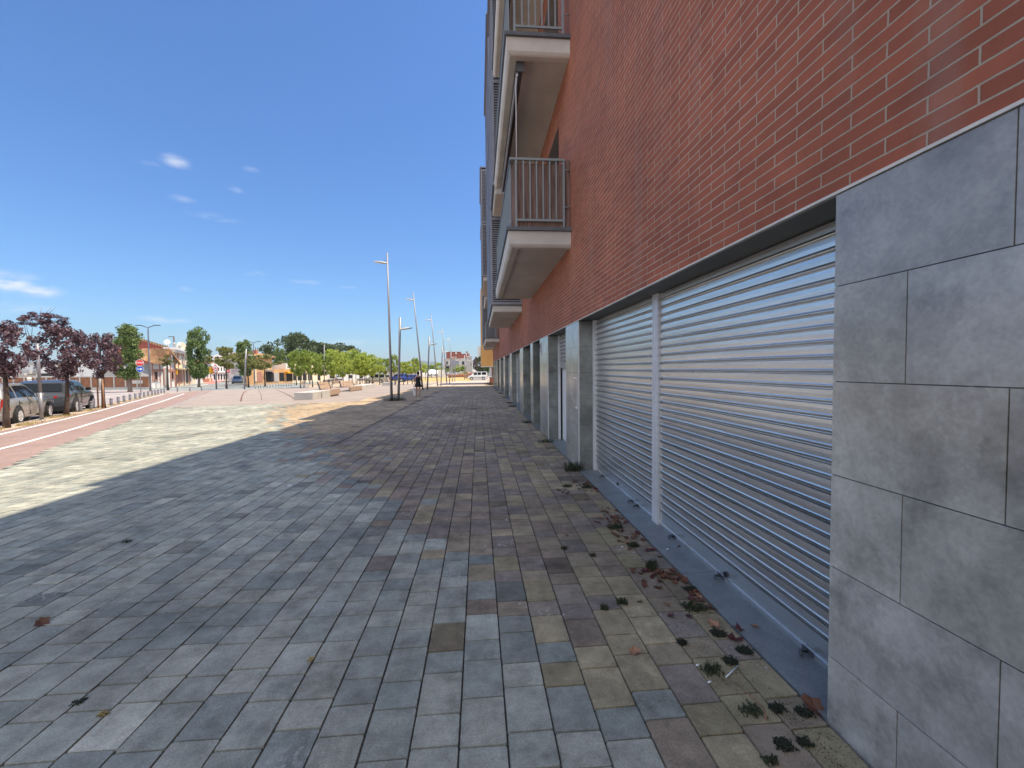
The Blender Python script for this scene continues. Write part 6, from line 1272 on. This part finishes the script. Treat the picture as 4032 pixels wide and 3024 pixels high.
# ------------------------------------------------------------------ far apartment block and things at the end of the walkway
Y = 210; root = house('far_apartment_block', 'beige apartment block with a dark red brick attic at the end of the view')
def fb(mb, x0, y0, x1, y1, d0=0, d1=14): a = PY(*cF(x0, y1), Y); b = PY(*cF(x1, y0), Y); mb.box((a.x, Y+d0, a.z if y1 < 640 else -2), (b.x, Y+d1, b.z))
m_ = MB(); fb(m_, 905, 205, 1490, 700); m_.build('wall', MT['plaster'], root)
m_ = MB(); fb(m_, 960, 28, 1310, 203, 2, 13); fb(m_, 1312, 75, 1500, 203, 2, 13); fb(m_, 1440, 15, 1475, 74, 3, 5); m_.build('brick_attic', mat('dark red far brick', (.26, .085, .065), .9, var=.1), root)
m_ = MB(); fb(m_, 1492, 60, 1530, 700, 3, 16); fb(m_, 1530, 130, 1580, 700, 5, 18); m_.build('side_wing', MT['greywall'], root)
m_ = MB(); fb(m_, 900, 193, 1495, 206, -.8, -.1); fb(m_, 955, 22, 1316, 30, 1.5, 1.95); fb(m_, 905, 345, 1490, 357, -.8, -.05); m_.build('cornice', MT['trim'], root)
for (x0, y0, x1, y1, mk) in ((1350, 265, 1412, 340, 'dark'), (1100, 238, 1180, 345, 'louver'), (1195, 238, 1270, 345, 'louver'), (970, 265, 1000, 340, 'dark'), (1100, 370, 1160, 520, 'louver'), (1180, 370, 1250, 520, 'greywall'), (1350, 380, 1410, 450, 'dark'), (960, 380, 1040, 470, 'dark')):
    m_ = MB(); fb(m_, x0, y0, x1, y1, -.3, -.02); o = m_.build('window', MT[mk], root)
m_ = MB(); p = PY(*cF(1203, 65), Y+1.9); m_.tube([(p.x, Y+1.95, p.z), (p.x, Y+1.6, p.z)], .5, 14); m_.build('round_window', MT['trim'], root)
# ochre cantilevered building past the end wall
root = house('ochre_apartment_building', 'ochre rendered building overhanging the pavement just beyond the brick building'); Y = 52.0
a = PY(*cF(1815, 380), Y); b = PY(*cF(2060, 380), Y); m_ = MB(); m_.box((a.x, Y, a.z), (9, Y+10, 11.5)); m_.build('overhanging_storeys', MT['ochre'], root)
m_ = MB(); m_.box((1.9, Y+2.5, -1.2), (9, Y+10, a.z-.003)); m_.build('ground_floor', MT['shopbrick'], root); m_ = MB(); m_.box((a.x-.05, Y-.05, a.z-.09), (9, Y+9.9, a.z-.003)); m_.build('overhang_edge', MT['trim'], root)
q = PY(*cF(2010, 470), Y+2.4); m_ = MB(); m_.box((1.82, Y+2.44, .55), (2.9, Y+2.49, 1.5)); m_.build('window', MT['glass'], root)
root = house('garden_wall', 'low brick wall with a grey coping beside the white van', 'wall'); m_ = MB(); q = PY(*cF(1950, 700), 50); m_.box((q.x+.25, 47.8, -1), (1.9, 48.15, .62)); m_.build('wall', MT['shopbrick'], root); m_ = MB(); m_.box((q.x+.2, 47.75, .622), (1.95, 48.2, .70)); m_.build('coping', MT['concd'], root)
b = PY(*cF(1960, 760), 47.2); weed('shrub', 1.2, 47.2, .5, .45, 260, MT['weedd'], 'dark bushy weed at the foot of the low brick wall')
# stacked balconies further off, with hedge and signs below
root = house('far_balcony_block', 'far pale apartment block with stacked balconies behind the ochre building'); Y = 150; a = PY(*c5(1895, 90), Y); m_ = MB(); m_.box((a.x, Y, -2), (14, Y+16, a.z)); m_.build('wall', MT['greywall'], root)
for i in range(7): z_ = PY(*c5(1890, 130+i*55), Y).z; m_ = MB(); m_.box((a.x-1.1, Y+.3, z_), (a.x-.003, Y+5, z_+.9)); m_.build('balcony', MT['plaster'], root)
for i, (x, y0, y1, lab) in enumerate([(1790, 320, 610, 'far street lamp right of the hill gap'), (1590, 290, 600, 'far pale pole at the right corner of the apartment block')]):
    q = PY(*cF(x, y0), 110); g0 = T(q.x, 110); m_ = MB(); m_.tube([(q.x, 110, g0), (q.x, 110, q.z)], .12, 6); m_.box((q.x-.5, 109.8, q.z-.1), (q.x+.1, 110.2, q.z+.15)); tag(m_.build('street_lamp', MT['dsteel' if i == 0 else 'conc']), lab, 'street lamp')
# white tents and hoardings by the far road
q = PY(*cF(610, 560), 140); m_ = MB(); m_.lathe([(4.2, 0), (3.4, .6), (1.5, 1.15), (.1, 1.4)], c=(q.x, 140, q.z), n=12); m_.tube([(q.x, 140, T(q.x, 140)), (q.x, 140, q.z+1)], .15, 6); tag(m_.build('tent', MT['white']), 'white tent roof far off between the short lamp posts', 'tent')
q = PY(*cF(845, 540), 125); m_ = MB(); m_.box((q.x-1.0, 125, q.z-.9), (q.x+1.0, 125.2, q.z+.9)); m_.box((q.x-.8, 125.05, T(q.x, 125)), (q.x-.7, 125.15, q.z-.9)); m_.box((q.x+.7, 125.05, T(q.x, 125)), (q.x+.8, 125.15, q.z-.9)); tag(m_.build('hoarding', MT['white']), 'white hoarding board far off between two leaning lamp masts', 'hoarding')
q = PY(*cF(1250, 560), 128); m_ = MB(); m_.box((q.x-3, 128, T(q.x, 128)), (q.x+3, 131, q.z-.6)); m_.box((q.x-3.3, 127.6, q.z-.597), (q.x+3.3, 131.5, q.z-.3)); tag(m_.build('kiosk', MT['pinkbrick']), 'low brown kiosk before the apartment block', 'kiosk')
q = PY(*cF(1640, 560), 120); m_ = MB(); m_.box((q.x-3, 120, T(q.x, 120)), (q.x+4, 120.3, q.z-.3)); tag(m_.build('boundary_wall', MT['pinkbrick']), 'low reddish wall far off above the white van bonnet', 'wall')
# hills
def ridge(name, pts, Yd, m, lab, depth=1500):
    V = []; n = len(pts); F_ = []; rr_ = np.random.default_rng(5)
    P_ = [PY(*cF(x, y), Yd) for x, y in pts]; xs = np.array([p.x for p in P_]); zs = np.array([p.z for p in P_]); gx = np.linspace(xs[0], xs[-1], 90); gz = np.interp(gx, xs, zs); rows = 14
    for j in range(rows):
        t = j/(rows-1); 
        for i, (x, z) in enumerate(zip(gx, gz)): hh = z*math.sin(t*math.pi/2)**.8 if t <= 1 else z; V.append((x, Yd-depth*(1-t), -30+(hh+30)*(.12+.88*math.sin(t*math.pi/2))+rr_.normal()*z*.012*(1 if 0 < j < rows-1 else .3)))
    for j in range(rows-1):
        for i in range(89): F_.append((j*90+i, j*90+i+1, (j+1)*90+i+1, (j+1)*90+i))
    me = bpy.data.meshes.new(name); me.from_pydata(V, [], F_); me.materials.append(m); me.polygons.foreach_set('use_smooth', [True]*len(F_)); o = bpy.data.objects.new(name, me); COL.objects.link(o); o['kind'] = 'structure'
ridge('hills', [(-3500, 400), (-1500, 330), (-600, 330), (0, 300), (150, 275), (380, 250), (450, 252), (520, 275), (640, 268), (760, 290), (900, 330), (1300, 350), (1500, 300), (1640, 225), (1680, 213), (1760, 235), (1850, 275), (2300, 330), (3500, 420)], 5200, MT['hill'], None)

# ------------------------------------------------------------------ the woman in black, seen from behind
def skin_mesh(name, verts, edges, radii, m, parent, sub=2, root_i=0):
    me = bpy.data.meshes.new(name); me.from_pydata(verts, edges, []); o = bpy.data.objects.new(name, me); COL.objects.link(o); o.parent = parent
    sk = o.modifiers.new('skin', 'SKIN')
    for i, r_ in enumerate(radii): me.skin_vertices[0].data[i].radius = (r_, r_) if not hasattr(r_, '__len__') else r_
    me.skin_vertices[0].data[root_i].use_root = True; sk.use_smooth_shade = True; s_ = o.modifiers.new('sub', 'SUBSURF'); s_.levels = sub; s_.render_levels = sub; me.materials.append(m); return o
p = PG(*c4(622, 1512)); K = 1.60/1.64; ht = (PY(*c4(628, 1276), p.y).z-p.z)/1.62
wm = empty('person', p, R(6)); wm.scale = (ht, ht, ht); tag(wm, 'woman in short black dress with dark pinned-up hair, seen from behind', 'person')
# body, facing +y (away from the camera); x to the right
Vb = [(0, 0, .90), (0, .0, 1.05), (0, .02, 1.22), (0, .03, 1.36), (0, .03, 1.43), (0, .045, 1.50), (0, .05, 1.56), (0, .05, 1.61)]
Eb = [(0, 1), (1, 2), (2, 3), (3, 4), (4, 5), (5, 6), (6, 7)]; Rb = [(.15, .11), (.125, .095), (.14, .095), (.12, .08), .052, .072, .082, .055]
def chain(at, pts, rad):
    b = len(Vb); last = at
    for i, (q, r_) in enumerate(zip(pts, rad)): Vb.append(q); Rb.append(r_); Eb.append((last, b+i)); last = b+i
    return last
chain(0, [(-.085, 0, .82), (-.10, .02, .50), (-.13, -.02, .27), (-.155, -.05, .09), (-.17, .03, .035), (-.18, .11, .025)], [.088, .058, .052, .036, .034, .022])
chain(0, [(.085, 0, .82), (.09, .01, .50), (.09, -.03, .27), (.075, -.06, .09), (.09, .02, .035), (.10, .10, .025)], [.088, .058, .052, .036, .034, .022])
hl = chain(3, [(-.155, .02, 1.36), (-.20, .0, 1.12), (-.235, .05, .90), (-.24, .065, .83)], [.05, .037, .028, .022])
hr = chain(3, [(.155, .02, 1.36), (.21, -.0, 1.12), (.185, .10, .93), (.17, .13, .87)], [.05, .037, .028, .022])
for h_, sx in ((hl, -1), (hr, 1)):
    x, y, z = Vb[h_]
    for k, l_ in enumerate((.062, .07, .066, .055)): chain(h_, [(x+.004*sx, y-.024+k*.016, z-.035), (x-.004*sx, y-.024+k*.016, z-.035-l_*.6), (x-.014*sx, y-.020+k*.016, z-.035-l_)], [.009, .0085, .007])
    chain(h_, [(x-.012*sx, y+.030, z-.02), (x-.018*sx, y+.036, z-.05)], [.0095, .008])
skin_mesh('body', Vb, Eb, Rb, MT['skin'], wm)
dr = MB(); n = 28; prof = [(.66, .245, .17), (.74, .225, .16), (.86, .195, .14), (.95, .168, .125), (1.04, .140, .112), (1.14, .145, .112), (1.24, .16, .112), (1.31, .150, .10), (1.335, .10, .085)]
vs = []
for j, (z, a, b) in enumerate(prof):
    for k in range(n): t = 2*math.pi*k/n; f = 1+.05*math.sin(6*t+.5)*max(0, 1-j/3); vs.append((a*f*math.cos(t)+.01*(j < 2), .01+b*f*math.sin(t), z+(.012*math.sin(3*t) if j == 0 else 0)))
dr.add(vs, [(j*n+k, j*n+(k+1) % n, (j+1)*n+(k+1) % n, (j+1)*n+k) for j in range(len(prof)-1) for k in range(n)], 0, True); dr.tube([(-.085, -.04, 1.31), (-.09, .02, 1.40), (-.085, .10, 1.30)], .011, 6); dr.tube([(.085, -.04, 1.31), (.09, .02, 1.40), (.085, .10, 1.30)], .011, 6); dr.build('dress', MT['cloth'], wm)
hb_ = MB(); hb_.lathe([(0, -.125), (.05, -.11), (.085, -.06), (.10, .0), (.098, .05), (.075, .095), (.035, .12), (0, .125)], c=(0, .04, 1.575), n=18); hb_.lathe([(0, -.06), (.04, -.045), (.055, 0), (.04, .045), (0, .055)], c=(.035, -.03, 1.655), n=12); hb_.build('hair', MT['hair'], wm)
hf = MB(); hf.lathe([(0, -.02), (.018, -.01), (.02, .01), (0, .02)], c=(0, .128, 1.545), n=8); hf.build('nose', MT['skin'], wm)
for sx, cx_ in ((-1, -.178), (1, .098)):
    f_ = MB(); f_.box((cx_-.042, -.09, -.002), (cx_+.042, .15, .018)); f_.build('sandal', MT['stake'], wm, bevel=.01)
# white bag in the left hand and a small bag at the right hip
bg_ = empty('carrier_bag', wm.matrix_basis @ Vector((-.25, .06, .40)) if False else Vector((p.x-.26*ht, p.y+.03, p.z+.36*ht)), R(8)); tag(bg_, 'translucent white carrier bag hanging from the left hand of the woman in black', 'bag')
vs = []; n = 14; prof = [(-.30, .03, .05), (-.27, .085, .06), (-.12, .075, .06), (.08, .05, .04), (.24, .028, .02), (.40, .012, .012)]
for (z, a, b) in prof:
    for k in range(n): t = 2*math.pi*k/n; f = 1+.13*math.sin(5*t+z*9); vs.append((a*f*math.cos(t)-z*.16, b*f*math.sin(t), z))
m_ = MB(); m_.add(vs, [(j*n+k, j*n+(k+1) % n, (j+1)*n+(k+1) % n, (j+1)*n+k) for j in range(len(prof)-1) for k in range(n)], 0, True); m_.add(vs[:n], [tuple(range(n))]); o = m_.build('bag_body', MT['bag'], bg_)
hb2 = empty('handbag', Vector((p.x+.19*ht, p.y+.04, p.z+.93*ht))); tag(hb2, 'small pale handbag at the right hip of the woman in black', 'handbag'); m_ = MB(); m_.box((-.035, -.08, -.13), (.035, .08, .10)); m_.build('bag_body', MT['trim'], hb2, bevel=.02)
m_ = MB(); m_.tube([(0, -.05, .09), (-.03, -.03, .20), (-.05, .0, .30), (-.03, .05, .18), (0, .05, .09)], .008, 6); m_.build('strap', MT['cloth'], hb2)
# a second figure far off by the cars
p2 = PG(*c4(405, 1398)); p2.y += 2
w2 = empty('person', p2, 0); tag(w2, 'distant person in dark green walking past the cars, left of the nearest short lamp post', 'person')
q2 = (PY(*c4(405, 1290), p2.y).z-p2.z)/1.65; w2.scale = (q2,)*3
V2 = [(0, 0, .92), (0, 0, 1.2), (0, 0, 1.40), (0, 0, 1.48), (0, 0, 1.60), (-.1, .05, .8), (-.12, .08, .45), (-.12, .02, .08), (.1, -.02, .8), (.12, -.12, .45), (.13, -.22, .08), (-.17, 0, 1.36), (-.22, .02, 1.1), (-.22, .1, .88), (.17, 0, 1.36), (.22, -.04, 1.1), (.2, -.1, .88), (-.12, .12, .03), (.13, -.12, .03)]
E2 = [(0, 1), (1, 2), (2, 3), (3, 4), (0, 5), (5, 6), (6, 7), (0, 8), (8, 9), (9, 10), (2, 11), (11, 12), (12, 13), (2, 14), (14, 15), (15, 16), (7, 17), (10, 18)]
skin_mesh('body', V2, E2, [.15, .14, .13, .055, .09, .09, .06, .04, .09, .06, .04, .055, .04, .028, .055, .04, .028, .03, .03], MT['skin'], w2)
j_ = MB(); j_.lathe([(.19, .84), (.18, 1.0), (.19, 1.25), (.14, 1.40), (.06, 1.44)], n=14); j_.build('jacket', mat('dark green cloth', (.03, .05, .04), .9), w2); j_ = MB(); j_.tube([(-.1, .05, .86), (-.12, .08, .45), (-.12, .02, .1)], [.11, .08, .06], 10); j_.tube([(.1, -.02, .86), (.12, -.12, .45), (.13, -.22, .1)], [.11, .08, .06], 10); j_.build('trousers', MT['cloth'], w2)
j_ = MB(); j_.lathe([(0, -.09), (.09, -.05), (.10, .02), (.06, .09), (0, .11)], c=(0, -.01, 1.61), n=12); j_.build('hair', MT['hair'], w2)

# ------------------------------------------------------------------ thin summer haze over the far plain
hz = MB(); hz.box((-4200, -300, -60), (4200, 6400, 150)); hm = bpy.data.materials.new('thin haze'); hm.use_nodes = True; ht_ = hm.node_tree; ht_.nodes.clear()
ho_ = ht_.nodes.new('ShaderNodeOutputMaterial'); pv = ht_.nodes.new('ShaderNodeVolumePrincipled'); pv.inputs['Color'].default_value = (.80, .88, 1.0, 1); pv.inputs['Density'].default_value = .00012; pv.inputs['Anisotropy'].default_value = .2
ht_.links.new(pv.outputs[0], ho_.inputs['Volume']); o = hz.build('haze', hm); o['kind'] = 'stuff'
